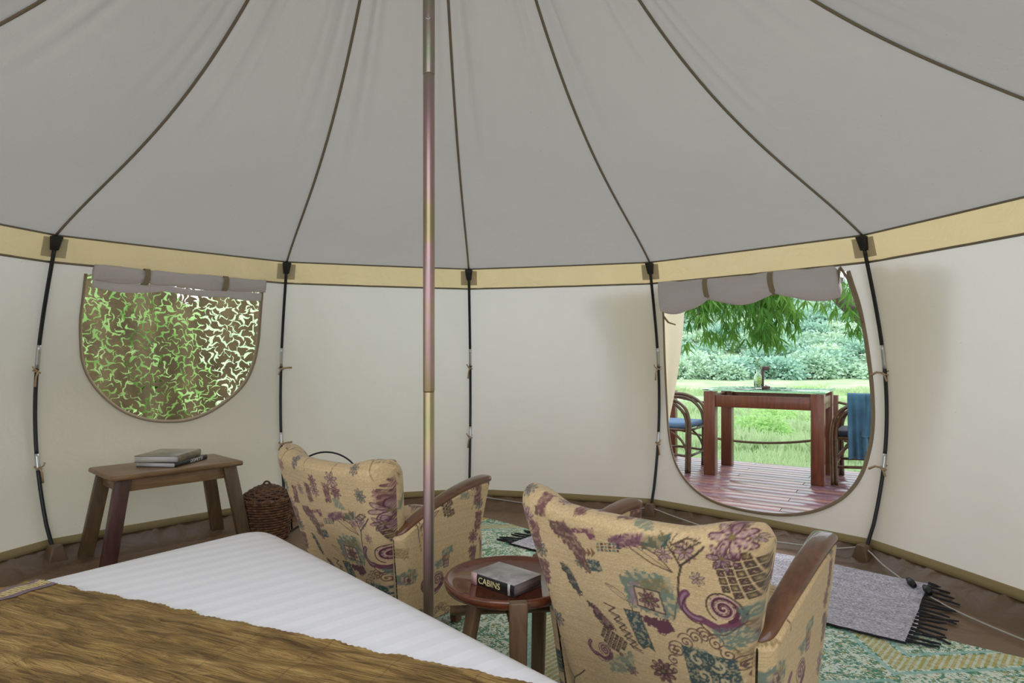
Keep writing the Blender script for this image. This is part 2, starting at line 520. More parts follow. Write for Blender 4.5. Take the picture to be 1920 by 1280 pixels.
w2 = thing('window_2', 'large round-bottomed tent window with a sagging cover rolled up above it', kind='structure')
binding(w2, W2, 0.013)
def c2(s): return 1.545 - 0.5 * (h2(s) - 0.135)
def h2(s):
    sag = 0.06 * abs(math.sin(PI * np.clip((s) / 0.30, 0, 1))) * (s < 0.30) + 0.045 * math.sin(PI * np.clip((s - 0.30) / 0.38, 0, 1)) * (s >= 0.3) + 0.055 * math.sin(PI * 0.75 * np.clip((s - 0.68) / 0.32, 0, 1)) * (s >= 0.68)
    return 0.125 + sag + 0.07 * float(smoothstep(0.2, 0.0, s))
roll(w2, 31.0, 57.0, c2, h2, 0.06, 90, 3)
strap(w2, 31.0 + 26 * 0.30, c2(0.30), h2(0.30), 0.062, 0.4); strap(w2, 31.0 + 26 * 0.68, c2(0.68), h2(0.68), 0.062, 0.4)
q = MB(); q.tube([wall_v(57.2, 1.61, -0.012), wall_v(57.9, 1.54, -0.014), wall_v(58.2, 1.44, -0.014), wall_v(58.6, 1.30, -0.012)], [0.013, 0.017, 0.016, 0.011], 8, flat=0.4); q.build('zip_guard', M['seam_dark'], w2, True)
q = MB(); q.tube([wall_v(57.2, 1.60, -0.02), wall_v(56.7, 1.50, -0.03), wall_v(56.2, 1.41, -0.03)], [0.011, 0.012, 0.009], 8, flat=0.4); q.build('zip_guard', M['seam_dark'], w2, True)
q = MB(); q.box(tuple(wall_v(57.35, 1.535, -0.03)), (0.012, 0.012, 0.03)); q.build('zip_slider', M['silver'], w2, bevel=0.002)
q = MB(); q.tube([wall_v(31.2, 1.60, -0.01), wall_v(31.1, 1.50, -0.012), wall_v(30.95, 1.38, -0.012)], [0.012, 0.015, 0.012], 8, flat=0.4); q.build('zip_guard', M['seam_dark'], w2, True)
q = MB(); q.tube([wall_v(30.95, 1.40, -0.012), wall_v(31.6, 1.352, 0.0), wall_v(32.6, 1.335, 0.02)], [0.013, 0.014, 0.009], 8, flat=0.4); q.build('zip_guard', M['seam_dark'], w2, True)
# outer canvas flaps tied back on both sides of the window, standing off the wall
def outer_flap(th_edge, th_low, wtop, wbot, zt_, zb_, off0, off1):
    V = []; nfl = 26
    for i in range(nfl):
        s = i / (nfl - 1)
        for k in range(24):
            t = k / 23
            z = zt_ + (zb_ - zt_) * t
            th = th_edge + (th_low - th_edge) * min(1.0, t * 1.15) + (wtop + (wbot - wtop) * t ** 0.8) * s
            off = off0 + (off1 - off0) * s + 0.02 * math.sin(s * 22) * (1 - 0.4 * t)
            V.append(wall_pt(th, z, off))
    link('outer_flap', raw_mesh('flap', V, grid_faces(nfl, 24)), M['canvas_flap'], w2, True)
outer_flap(34.6, 30.3, -14.0, -3.0, 1.66, 0.45, 0.10, 0.16)
outer_flap(59.5, 59.5, 10.5, 3.0, 1.66, 0.10, 0.07, 0.20)

# ---- side poles
POLE_LABEL = ['black bowed tent pole at the left of the half-round window',
              'black tent pole between the half-round window and the far armchair',
              'black tent pole straight behind the centre pole and far armchair',
              'black tent pole at the left edge of the large open window',
              'black bowed tent pole at the right edge of the large open window']
for i, a in enumerate([-60.5, -30.5, -0.9, 29.6, 60.4]):
    base = wall_v(a, 0.0, -0.05)
    t_ = thing('side_pole', POLE_LABEL[i], 'tent pole', (base.x, base.y, 0), 0, 'black poles around the tent wall')
    def pp(z): return wall_v(a, z, -0.018 - 0.03 * max(0, 1 - z / 0.2)) - Vector((base.x, base.y, 0))
    cuts = [(0.03, 0.50), (0.56, 1.06), (1.16, 1.70)]
    for (z0, z1) in cuts:
        q = MB(); q.tube([pp(z0 + (z1 - z0) * k / 14) for k in range(15)], 0.0098, 10); q.build('pole_section', M['black'], t_, True)
    for (z0, z1) in ((0.485, 0.575), (1.045, 1.175)):
        q = MB(); q.tube([pp(z0 + (z1 - z0) * k / 5) for k in range(6)], 0.0112, 10); q.build('sleeve', M['silver'], t_, True)
    # cap under the eave
    out = Vector((math.sin(math.radians(a)), math.cos(math.radians(a)), 0)); tan = Vector((out.y, -out.x, 0))
    def cq(z, w, o0, o1):
        c = pp(z)
        return [c + tan * w + out * o0, c - tan * w + out * o0, c - tan * w + out * o1, c + tan * w + out * o1]
    q = MB(); q.hexa(cq(1.68, 0.017, -0.014, 0.012), cq(1.752, 0.028, -0.018, 0.012)); q.build('cap', M['black_plastic'], t_, bevel=0.004)
    # canvas toggles knotted round the pole
    for (zt, sg) in ((1.03 if i in (0, 1, 2, 3) else 1.02, 1 if i in (1, 4) else -1), (0.50, 1 if i in (0, 1, 3) else -1)):
        if i == 4: sg = -1
        c = pp(zt)
        q = MB()
        q.tube([c + tan * (0.016 * math.cos(k * PI / 6)) - out * (0.016 * math.sin(k * PI / 6)) + Vector((0, 0, 0.002 * k - 0.01)) for k in range(12)], 0.0042, 6)
        if i in (1, 4):
            q.tube([c - out * 0.016, c - out * 0.02 + tan * sg * 0.035 + Vector((0, 0, 0.004)), c - out * 0.018 + tan * sg * 0.07 + Vector((0, 0, 0.006 if i == 1 else -0.015))], [0.005, 0.006, 0.0068], 6)
            q.tube([c - out * 0.016, c - out * 0.02 - tan * sg * 0.012 + Vector((0, 0, -0.02)), c - out * 0.018 - tan * sg * 0.02 + Vector((0, 0, -0.045))], [0.005, 0.005, 0.0062], 6)
        else:
            q.tube([c - out * 0.016, c - out * 0.02 + tan * sg * 0.012 + Vector((0, 0, -0.03)), c - out * 0.018 + tan * sg * 0.016 + Vector((0, 0, -0.085))], [0.005, 0.0045, 0.0062], 6)
            q.tube([c - out * 0.016, c - out * 0.022 + tan * sg * 0.02 + Vector((0, 0, 0.012)), c - out * 0.016 + tan * sg * 0.026 + Vector((0, 0, 0.026))], [0.004, 0.0042, 0.005], 6)
        q.build('tie', M['tie'], t_, True)
    # pocket that holds the foot
    q = MB()
    f0 = pp(0.03); z_ = Vector((0, 0, 1))
    lo = [f0 + tan * 0.05 - out * 0.035, f0 - tan * 0.05 - out * 0.035, f0 - tan * 0.06 + out * 0.05, f0 + tan * 0.06 + out * 0.05]
    hi = [f0 + tan * 0.024 - out * 0.02, f0 - tan * 0.024 - out * 0.02, f0 - tan * 0.026 + out * 0.03, f0 + tan * 0.026 + out * 0.03]
    q.hexa([v - z_ * (v.z - 0.006) for v in lo], [v + z_ * 0.075 for v in hi]); q.build('foot_pocket', M['tub'], t_, bevel=0.006)
    # reinforcing patch stitched on the band behind the cap
    V = []
    for k in range(9):
        for m_ in range(5):
            V.append(Vector(wall_pt(a + 0.0001 + (k - 4) / 4 * 1.35, 1.645 + 0.10 * m_ / 4, -0.006).tolist()) - Vector((base.x, base.y, 0)))
    link('patch', raw_mesh('patch', [tuple(v) for v in V], grid_faces(9, 5)), M['canvas_patch'], t_, True)

# ---- centre pole: three tube lengths
cp = thing('centre_pole', 'tall steel centre pole with a rainbow sheen holding up the tent roof', 'tent pole', (CX, CY, 0))
for z0, z1, r in ((0.01, 0.988, 0.0188), (0.988, 2.055, 0.0195), (2.055, 3.66, 0.0203)):
    q = MB(); q.lathe([(r * 0.96, z0), (r, z0 + 0.003), (r, z1 - 0.003), (r * 0.96, z1)], 28); q.build('pole_section', M['centre_pole'], cp, True)
q = MB(); q.lathe([(0.05, 0.0), (0.05, 0.006), (0.03, 0.012)], 24); q.build('foot_plate', M['centre_pole'], cp, True)
q = MB(); q.box((0, -0.0203, 2.24), (0.006, 0.004, 0.02)); q.box((0, -0.0203, 2.235), (0.016, 0.004, 0.005)); q.build('spring_button', M['silver'], cp, bevel=0.001)

# ------------------------------------------------------------------ materials of the furniture
M['wood_bench'] = mat_wood('worn_teak', srgb(112, 84, 54), srgb(158, 124, 84), 0.42, (4, 30, 30))
M['wood_bench_red'] = mat_wood('red_brown_teak', srgb(66, 38, 34), srgb(92, 56, 46), 0.42, (30, 30, 4))
M['wood_bench_leg'] = mat_wood('brown_teak_leg', srgb(82, 64, 44), srgb(120, 94, 62), 0.45, (30, 30, 4))
M['wood_arm'] = mat_wood('waxed_arm_wood', srgb(92, 58, 38), srgb(134, 90, 62), 0.28, (30, 5, 30), 0.3)
M['wood_tray'] = mat_wood('lacquered_tray', srgb(88, 44, 26), srgb(126, 66, 38), 0.18, (6, 30, 30), 0.6, 0.05)
M['wood_table_leg'] = mat_wood('table_leg_wood', srgb(100, 76, 52), srgb(134, 104, 74), 0.45, (30, 30, 4))
M['wood_out'] = mat_wood('red_hardwood', srgb(84, 42, 24), srgb(122, 66, 38), 0.35, (30, 30, 3), 0.15)
M['pages'] = None
def mat_pages(name, c1, c2):
    q = NT(name)
    n = q.noise(q.coords('Object', (2, 2, 900)), 1, 2, 0.5)
    q.set(color=q.ramp(n, [(0.35, c1), (0.65, c2)]), rough=0.8); return q.m
M['pages'] = mat_pages('book_pages', srgb(190, 186, 182), srgb(222, 218, 214))
M['pages_dark'] = mat_pages('dark_page_edges', srgb(92, 76, 76), srgb(150, 126, 124))
def mat_cover(name, cols, scale=9):
    q = NT(name)
    n = q.noise(q.coords('Object', (1, 1, 1)), scale, 4, 0.55, 0.6)
    q.set(color=q.ramp(n, cols), rough=0.32, coat=0.2); return q.m
M['cover_cabins'] = mat_cover('misty_photo_cover', [(0.30, srgb(120, 118, 116)), (0.5, srgb(158, 152, 150)), (0.7, srgb(196, 186, 184))], 14)
M['cover_olive'] = mat_cover('olive_photo_cover', [(0.3, srgb(92, 86, 64)), (0.55, srgb(132, 122, 98)), (0.75, srgb(172, 150, 120))], 12)
M['cover_black'] = plain('black_cover', srgb(30, 28, 30), 0.3, coat=0.3)
M['gilt'] = plain('gold_lettering', srgb(226, 208, 150), 0.4)
M['white_ink'] = plain('white_lettering', srgb(236, 232, 226), 0.5)
M['pink_strip'] = plain('pink_spine_strip', srgb(196, 158, 152), 0.4)

# ------------------------------------------------------------------ tapestry print, painted as a fabric swatch (1 mm cells)
SW = 1100
def make_swatch():
    base = np.array([206, 176, 130], float)
    rs = np.random.RandomState(5)
    A = np.zeros((SW, SW, 3)) + base
    # woven slub of the ground cloth
    row = rs.normal(0, 5, (SW, 1)); fine = rs.normal(0, 7, (SW, SW))
    fine = (fine + np.roll(fine, 1, 1) + np.roll(fine, 2, 1) + np.roll(fine, 3, 1)) / 2
    A += (row + fine)[..., None]
    def noise(scale, seed):
        r = np.random.RandomState(seed); n = int(SW / scale) + 2
        g = r.rand(n, n); x = np.linspace(0, n - 1.001, SW)
        i = x.astype(int); f = x - i; f = f * f * (3 - 2 * f)
        a = g[i][:, i] * (1 - f)[None] + g[i][:, i + 1] * f[None]; b = g[i + 1][:, i] * (1 - f)[None] + g[i + 1][:, i + 1] * f[None]
        return a * (1 - f)[:, None] + b * f[:, None]
    N1, N2, N3 = noise(9, 1), noise(4, 2), noise(30, 3)
    TEAL = (96, 116, 104); DTEAL = (52, 74, 74); PURP = (112, 54, 78); DPURP = (84, 36, 54); BRN = (64, 46, 34); OLV = (126, 106, 62); GREY = (140, 142, 122); MAUVE = (158, 124, 132)
    H = [0.693811, -0.0852486, 33.0197, 0.31194, -0.571585, 803.043, 0.000283582, -7.34599e-05]
    def Z(x, y):
        w = H[6] * x + H[7] * y + 1
        return ((H[0] * x + H[1] * y + H[2]) / w, (H[3] * x + H[4] * y + H[5]) / w)
    def blend(y0, y1, x0, x1, mask, col, op=0.9, tex=None):
        yy = np.arange(y0, y1) % SW; xx = np.arange(x0, x1) % SW
        m = mask * op
        if tex is not None: m = m * (0.35 + 0.65 * (tex[np.ix_(yy, xx)] > 0.42))
        sub = A[np.ix_(yy, xx)]
        A[np.ix_(yy, xx)] = sub * (1 - m[..., None]) + np.array(col, float) * m[..., None]
    def stroke(pts, w, col, op=0.9, taper=False, tex=None, closed=False):
        P = np.array(pts, float)
        if closed: P = np.vstack([P, P[:1]])
        n = len(P) - 1
        for i in range(n):
            ww = w * (0.35 + 0.65 * math.sin(PI * (i + 0.5) / n)) if taper else w
            a, b = P[i], P[i + 1]
            x0, x1 = int(min(a[0], b[0]) - ww - 2), int(max(a[0], b[0]) + ww + 3)
            y0, y1 = int(min(a[1], b[1]) - ww - 2), int(max(a[1], b[1]) + ww + 3)
            X, Y = np.meshgrid(np.arange(x0, x1), np.arange(y0, y1))
            d = b - a; L = max(d @ d, 1e-6)
            t = np.clip(((X - a[0]) * d[0] + (Y - a[1]) * d[1]) / L, 0, 1)
            dist = np.hypot(X - a[0] - t * d[0], Y - a[1] - t * d[1])
            blend(y0, y1, x0, x1, np.clip(ww - dist + 0.5, 0, 1), col, op, tex)
    def poly(pts, col, op=0.9, tex=None, rough=0):
        P = np.array(pts, float)
        x0, x1 = int(P[:, 0].min()) - 6, int(P[:, 0].max()) + 7; y0, y1 = int(P[:, 1].min()) - 6, int(P[:, 1].max()) + 7
        X, Y = np.meshgrid(np.arange(x0, x1).astype(float), np.arange(y0, y1).astype(float))
        if rough:
            yy = np.arange(y0, y1) % SW; xx = np.arange(x0, x1) % SW
            X = X + rough * (N1[np.ix_(yy, xx)] - 0.5); Y = Y + rough * (N2[np.ix_(yy, xx)] - 0.5)
        c = np.zeros(X.shape, bool); j = len(P) - 1
        for i in range(len(P)):
            cond = (P[i, 1] > Y) != (P[j, 1] > Y)
            with np.errstate(divide='ignore', invalid='ignore'):
                xi = (P[j, 0] - P[i, 0]) * (Y - P[i, 1]) / (P[j, 1] - P[i, 1] + 1e-12) + P[i, 0]
            c ^= cond & (X < xi); j = i
        blend(y0, y1, x0, x1, c.astype(float), col, op, tex)
    def arc(cx, cy, r, a0, a1, n=14, ry=None):
        return [(cx + r * math.cos(a0 + (a1 - a0) * k / n), cy + (ry or r) * math.sin(a0 + (a1 - a0) * k / n)) for k in range(n + 1)]
    def spiral(cx, cy, r, turns, a0, n=40):
        return [(cx + r * (1 - k / n) * math.cos(a0 + turns * 2 * PI * k / n), cy + r * (1 - k / n) * math.sin(a0 + turns * 2 * PI * k / n)) for k in range(n + 1)]
    def ZP_(pts): return [Z(*p) for p in pts]
    def motif_snail(x, y, s):
        body = arc(x - 34 * s, y + 10 * s, 30 * s, 2.2, 5.0, 14)
        stroke(body + [(x + 10 * s, y - 30 * s), (x + 42 * s, y - 14 * s), (x + 52 * s, y + 12 * s)], 8.5 * s, PURP, 0.95)
        stroke(body, 3 * s, MAUVE, 0.7)
        stroke([(px, py - 11 * s) for px, py in body], 1.5 * s, BRN)
        stroke([(x - 30 * s, y - 30 * s), (x - 10 * s, y - 48 * s), (x + 20 * s, y - 42 * s), (x + 56 * s, y - 10 * s), (x + 60 * s, y + 16 * s)], 1.6 * s, BRN)
        stroke(spiral(x + 22 * s, y + 18 * s, 30 * s, 2.6, -1.2, 60), 4.4 * s, DPURP, 0.95)
        stroke(spiral(x + 22 * s, y + 18 * s, 32 * s, 2.6, -0.6, 60), 1.6 * s, (206, 170, 150), 0.9)
        stroke(arc(x + 22 * s, y + 18 * s, 33 * s, -0.4, 4.2, 20), 1.7 * s, BRN)
    def motif_grid(x, y, s, nx, ny, ang):
        ca, sa = math.cos(ang), math.sin(ang)
        for i in range(nx):
            for j in range(ny):
                if (i + 2 * j) % 7 == 0 and (i in (0, nx - 1)): continue
                ux, uy = (i - nx / 2) * 20 * s, (j - ny / 2) * 19 * s + 3 * math.sin(i * 2.0) * s
                cx, cy = x + ux * ca - uy * sa, y + ux * sa + uy * ca
                q_ = [(cx + 7.6 * s * (math.cos(a) * ca - math.sin(a) * sa) * 1.2, cy + 7.6 * s * (math.cos(a) * sa + math.sin(a) * ca) * 1.2) for a in (0.8, 2.36, 3.9, 5.5)]
                poly(q_, (150, 122, 84), 0.7, N2); stroke(q_, 1.9 * s, BRN, 0.9, closed=True)
                stroke(arc(cx, cy, 3.4 * s, 0, 4.5, 6), 1.7 * s, [DPURP, BRN, OLV][(i + j) % 3], 0.9)
    def motif_flower(x, y, s, n=8, col=PURP, edge=BRN, ph=0.3):
        for k in range(n):
            a = ph + 2 * PI * k / n
            px, py = x + 20 * s * math.cos(a), y + 20 * s * math.sin(a)
            pet = [(px + 17 * s * math.cos(t) * math.cos(a) - 7 * s * math.sin(t) * math.sin(a), py + 17 * s * math.cos(t) * math.sin(a) + 7 * s * math.sin(t) * math.cos(a)) for t in np.linspace(0, 2 * PI, 14)]
            poly(pet, col, 0.75, N2); stroke(pet, 1.2 * s, edge, 0.85)
        poly(arc(x, y, 6 * s, 0, 2 * PI, 10), OLV, 0.9)
    def motif_stem(x, y, s, flip=1):
        f = flip
        stroke([(x, y), (x + 6 * f * s, y + 40 * s), (x + 16 * f * s, y + 70 * s), (x + 50 * f * s, y + 100 * s), (x + 66 * f * s, y + 118 * s)], 2.2 * s, BRN, 0.9)
        stroke([(x + 14 * f * s, y + 66 * s), (x + 2 * f * s, y + 96 * s), (x - 10 * f * s, y + 116 * s)], 2.0 * s, BRN, 0.9)
        stroke([(x, y), (x - 8 * f * s, y - 30 * s), (x - 16 * f * s, y - 60 * s)], 1.5 * s, BRN, 0.8)
        lf = [(x - 4 * f * s, y + 50 * s), (x - 30 * f * s, y + 84 * s), (x - 70 * f * s, y + 104 * s), (x - 110 * f * s, y + 112 * s)]
        stroke(lf, 1.4 * s, BRN, 0.85); stroke([lf[0], (x - 44 * f * s, y + 62 * s), (x - 84 * f * s, y + 86 * s), lf[-1]], 1.4 * s, BRN, 0.85)
        stroke([lf[0], (x - 50 * f * s, y + 80 * s), (x - 90 * f * s, y + 104 * s)], 0.9 * s, BRN, 0.6)
    def motif_zigzag(x, y, s, n=5):
        p = []
        for k in range(n * 2):
            p.append((x + (26 if k % 2 else 0) * s + k * 6 * s, y - k * 11 * s + (5 if k % 2 else 0) * s))
        stroke(p, 1.9 * s, BRN, 0.95); stroke([(px + 5 * s, py - 7 * s) for px, py in p[2:]], 1.5 * s, (90, 64, 50), 0.8)
        poly(arc(p[1][0], p[1][1], 4 * s, 0, 6.3, 8), BRN)
    def motif_lace(x, y, s):
        for k in range(-3, 4):
            cx, cy = x + k * 22 * s, y + (46 - abs(k) ** 1.6 * 9) * s
            stroke(spiral(cx, cy, 15 * s, 1.6, 0.5 + k, 26), 1.5 * s, (96, 66, 50), 0.9)
            stroke(arc(cx, cy + 4 * s, 17 * s, 0.2, PI - 0.2, 10), 1.5 * s, (104, 72, 60), 0.9)
        for sd in (-1, 1):
            for k in range(3):
                stroke(spiral(x + sd * (74 + 4 * k) * s, y - (10 + 26 * k) * s, 14 * s, 1.5, 1.0, 22), 1.5 * s, (96, 62, 58), 0.9)
        poly([(x - 56 * s, y + 8 * s), (x + 56 * s, y + 10 * s), (x + 60 * s, y - 80 * s), (x - 48 * s, y - 84 * s)], DTEAL, 0.95, N2)
        for sx, sy in ((-24, -16), (22, -14), (-14, -52), (28, -50)):
            stroke(spiral(x + sx * s, y + sy * s, 17 * s, 1.1, 0.6 + sx, 18), 3.0 * s, (196, 176, 136), 0.9)
    def motif_speckle(pts, col1=BRN, col2=DPURP):
        poly(pts, col1, 0.85, N1, 14); poly([(px * 0.98 + 4, py + 3) for px, py in pts], col2, 0.5, N2, 12)
    def motif_square_flower(x, y, s):
        poly([(x - 40 * s, y + 30 * s), (x - 10 * s, y + 52 * s), (x + 46 * s, y + 48 * s), (x + 58 * s, y - 8 * s), (x + 40 * s, y - 34 * s), (x - 34 * s, y - 26 * s)], TEAL, 0.8, N1, 16)
        poly([(x - 34 * s, y + 20 * s), (x + 36 * s, y + 44 * s), (x + 44 * s, y + 20 * s)], OLV, 0.7, N2, 10); poly([(x - 30 * s, y - 20 * s), (x - 24 * s, y + 26 * s), (x - 8 * s, y + 24 * s), (x - 8 * s, y - 24 * s)], MAUVE, 0.8, N2, 8)
        sq = [(x - 16 * s, y - 20 * s), (x + 32 * s, y - 24 * s), (x + 26 * s, y + 16 * s), (x - 18 * s, y + 16 * s)]
        poly(sq, (196, 168, 130), 1.0); stroke(sq, 1.4 * s, BRN, 0.8, closed=True)
        motif_flower(x + 6 * s, y - 4 * s, 0.52 * s, 8, DPURP)
    def motif_ribbon(x, y, s):
        r_ = [(x, y), (x + 28 * s, y + 2 * s), (x + 44 * s, y - 66 * s), (x + 34 * s, y - 60 * s), (x + 24 * s, y - 68 * s), (x + 16 * s, y - 60 * s)]
        poly(r_, DTEAL, 0.95, N2, 4); stroke(r_, 1.2 * s, BRN, 0.7, closed=True)
        poly([(x + 30 * s, y - 2 * s), (x + 76 * s, y + 2 * s), (x + 86 * s, y - 12 * s), (x + 66 * s, y - 30 * s), (x + 52 * s, y - 18 * s), (x + 34 * s, y - 16 * s)], DPURP, 0.9, None, 12)
    def motif_patchwork(x, y, s):
        poly([(x - 10 * s, y + 26 * s), (x + 62 * s, y + 40 * s), (x + 66 * s, y + 2 * s), (x - 4 * s, y - 8 * s)], TEAL, 0.85, N2, 6)
        poly([(x - 60 * s, y - 24 * s), (x + 6 * s, y - 8 * s), (x + 22 * s, y - 44 * s), (x - 30 * s, y - 58 * s)], TEAL, 0.8, N2, 10)
        poly([(x - 4 * s, y - 2 * s), (x + 44 * s, y + 6 * s), (x + 44 * s, y - 26 * s), (x + 2 * s, y - 30 * s)], (128, 92, 62), 0.85, N2, 8)
        sq = [(x + 4 * s, y - 30 * s), (x + 38 * s, y - 26 * s), (x + 40 * s, y - 58 * s), (x + 8 * s, y - 60 * s)]
        poly(sq, MAUVE, 0.8, N2); stroke(sq, 1.8 * s, DPURP, 0.9, closed=True)
        stroke([(x + 10 * s, y - 44 * s), (x + 20 * s, y - 38 * s), (x + 34 * s, y - 46 * s)], 1.6 * s, DPURP)
    # quiet ground motifs between the large ones
    gr = random.Random(9)
    for k in range(46):
        x, y = gr.uniform(0, SW), gr.uniform(0, SW); r_ = gr.random()
        if r_ < 0.3: poly([(x, y), (x + gr.uniform(30, 60), y + gr.uniform(-8, 8)), (x + gr.uniform(30, 60), y + gr.uniform(22, 40)), (x + gr.uniform(-8, 8), y + gr.uniform(22, 40))], gr.choice([TEAL, GREY, TEAL, OLV]), 0.65, N2, 8)
        elif r_ < 0.55: motif_flower(x, y, gr.uniform(0.45, 0.75), 7, gr.choice([MAUVE, PURP, TEAL]), BRN, gr.random())
        elif r_ < 0.75: motif_stem(x, y, gr.uniform(0.45, 0.65), gr.choice([-1, 1]))
        else: stroke(spiral(x, y, gr.uniform(12, 20), 1.8, gr.random() * 6, 26), 1.8, gr.choice([DPURP, BRN, (104, 72, 60)]), 0.85)
    # left border of the back: wing seam flowers and speckled band
    for (x, y, s_) in ((60, 690, 0.9), (95, 600, 0.7), (70, 470, 0.8), (110, 390, 0.7), (60, 300, 0.9), (50, 770, 0.8), (180, 775, 0.7), (300, 790, 0.8), (430, 800, 0.8), (560, 800, 0.8)): motif_flower(x, y, s_, 8, [MAUVE, PURP, TEAL][int(x) % 3], DPURP, x)
    for (x, y) in ((85, 640), (95, 530), (75, 390), (120, 740), (250, 770), (380, 790), (640, 790)): motif_speckle([(x - 20, y - 40), (x + 16, y - 36), (x + 22, y + 36), (x - 14, y + 40)], (104, 80, 56), PURP)
    # the layout that shows on the back of the nearer armchair
    motif_snail(*Z(1090, 800), 1.12)
    motif_grid(*Z(1265, 560), 1.0, 5, 6, 0.18)
    for p in ((1190, 350, 1.15), (1150, 465, 0.8), (950, 425, 0.62), (840, 430, 0.5)): motif_flower(*Z(p[0], p[1]), p[2] * 1.15, 7, MAUVE, DPURP, 0.5)
    motif_stem(*Z(905, 680), 1.15)
    motif_square_flower(*Z(730, 690), 1.45)
    motif_ribbon(*Z(608, 765), 1.5)
    motif_zigzag(*Z(495, 730), 0.95, 6)
    motif_lace(*Z(1050, 1060), 1.12)
    motif_patchwork(*Z(1250, 860), 1.35)
    motif_speckle(ZP_([(560, 320), (740, 310), (742, 385), (600, 395), (552, 360)]), DPURP, MAUVE)
    motif_speckle(ZP_([(742, 330), (890, 318), (850, 400), (735, 400)]), DTEAL, OLV)
    stroke(ZP_([(888, 378), (960, 345), (1030, 372), (955, 408), (888, 378)]), 2.0, BRN); stroke(ZP_([(925, 360), (990, 395)]), 1.6, BRN)
    for i in range(6):
        for j in range(3): poly(ZP_([(482 + 22 * i, 365 + 19 * j), (498 + 22 * i, 365 + 19 * j), (498 + 22 * i, 380 + 19 * j), (482 + 22 * i, 380 + 19 * j)]), [TEAL, DPURP, OLV, DTEAL][(i + 2 * j) % 4], 0.85)
    for i in range(3): poly(ZP_([(400 + 24 * i, 395), (424 + 24 * i, 430), (400 + 24 * i, 455)]), (120, 82, 52), 0.9)
    poly(ZP_([(415, 465), (495, 475), (505, 545), (425, 535)]), DTEAL, 0.9, N2, 6)
    poly(ZP_([(290, 290), (470, 280), (480, 350), (440, 345), (430, 310), (300, 320)]), PURP, 0.85, N1, 6)
    motif_speckle(ZP_([(200, 260), (300, 255), (390, 380), (440, 560), (410, 545), (330, 430), (240, 330)]), (110, 84, 58), DPURP)
    motif_speckle(ZP_([(245, 500), (290, 520), (380, 690), (340, 700)]), BRN, DTEAL)
    motif_speckle(ZP_([(385, 720), (450, 760), (560, 900), (500, 900)]), BRN, DPURP)
    motif_grid(*Z(545, 965), 0.62, 6, 5, -0.45)
    motif_snail(*Z(455, 1040), 0.62)
    poly(ZP_([(480, 1080), (640, 1030), (640, 1160), (500, 1170)]), TEAL, 0.6, N1, 14)
    motif_flower(*Z(800, 1150), 0.9, 9, DPURP)
    # further repeats for the arms, the seat and the wings
    motif_stem(880, 520, 0.8, -1); motif_grid(1020, 620, 0.7, 4, 6, 0.3); motif_snail(960, 330, 0.85)
    motif_square_flower(840, 380, 0.7); motif_lace(1000, 190, 0.85); motif_ribbon(880, 250, 0.95); motif_zigzag(800, 230, 0.7, 6)
    motif_patchwork(1000, 430, 0.8); motif_flower(900, 130, 0.8); motif_grid(820, 110, 0.6, 5, 4, 0)
    motif_flower(860, 700, 0.9, 8, MAUVE, DPURP); motif_speckle([(940, 690), (1010, 700), (1000, 730), (935, 725)], DTEAL, PURP)
    motif_lace(330, 170, 0.8); motif_flower(200, 130, 0.9); motif_stem(120, 150, 0.8); motif_snail(560, 120, 0.8); motif_ribbon(660, 180, 0.9)
    for k in range(9): motif_flower(60 + 122 * k, 860 + 40 * math.sin(k * 2), 0.7 + 0.2 * (k % 2), 7, [MAUVE, TEAL, PURP][k % 3], DPURP)
    for k in range(6): motif_stem(80 + 180 * k, 900, 0.6, 1 - 2 * (k % 2)); 
    for k in range(5): motif_patchwork(120 + 210 * k, 1040, 0.8)
    A = np.clip(A, 0, 255) / 255
    return np.where(A <= 0.04045, A / 12.92, ((A + 0.055) / 1.055) ** 2.4)
SWATCH = make_swatch()

def print_on(me, u, v):
    """write the swatch on a mesh: u, v are fabric millimetres per vertex"""
    u = np.asarray(u).ravel() % SW; v = np.asarray(v).ravel() % SW
    iu, iv = u.astype(int), v.astype(int); fu, fv = (u - iu)[:, None], (v - iv)[:, None]
    iu2, iv2 = (iu + 1) % SW, (iv + 1) % SW; iu %= SW; iv %= SW
    c = (SWATCH[iv, iu] * (1 - fu) + SWATCH[iv, iu2] * fu) * (1 - fv) + (SWATCH[iv2, iu] * (1 - fu) + SWATCH[iv2, iu2] * fu) * fv
    at = me.color_attributes.new('tapestry', 'FLOAT_COLOR', 'POINT')
    at.data.foreach_set('color', np.concatenate([c, np.ones((len(c), 1))], 1).astype(np.float32).ravel())

def mat_tapestry():
    q = NT('tapestry_weave')
    at = q.node('ShaderNodeAttribute', attribute_name='tapestry')
    v = q.coords('Object')
    w = q.noise(v, 300, 2, 0.6)
    c = q.mix(0.35, at.outputs['Color'], q.mix(1.0, at.outputs['Color'], q.ramp(w, [(0.3, (0.55, 0.55, 0.55, 1)), (0.7, (1, 1, 1, 1))]), 'MULTIPLY'))
    q.set(color=c, rough=0.9, sheen=0.15, normal=q.bump(w, 0.35, 0.003))
    return q.m
M['tapestry'] = mat_tapestry()

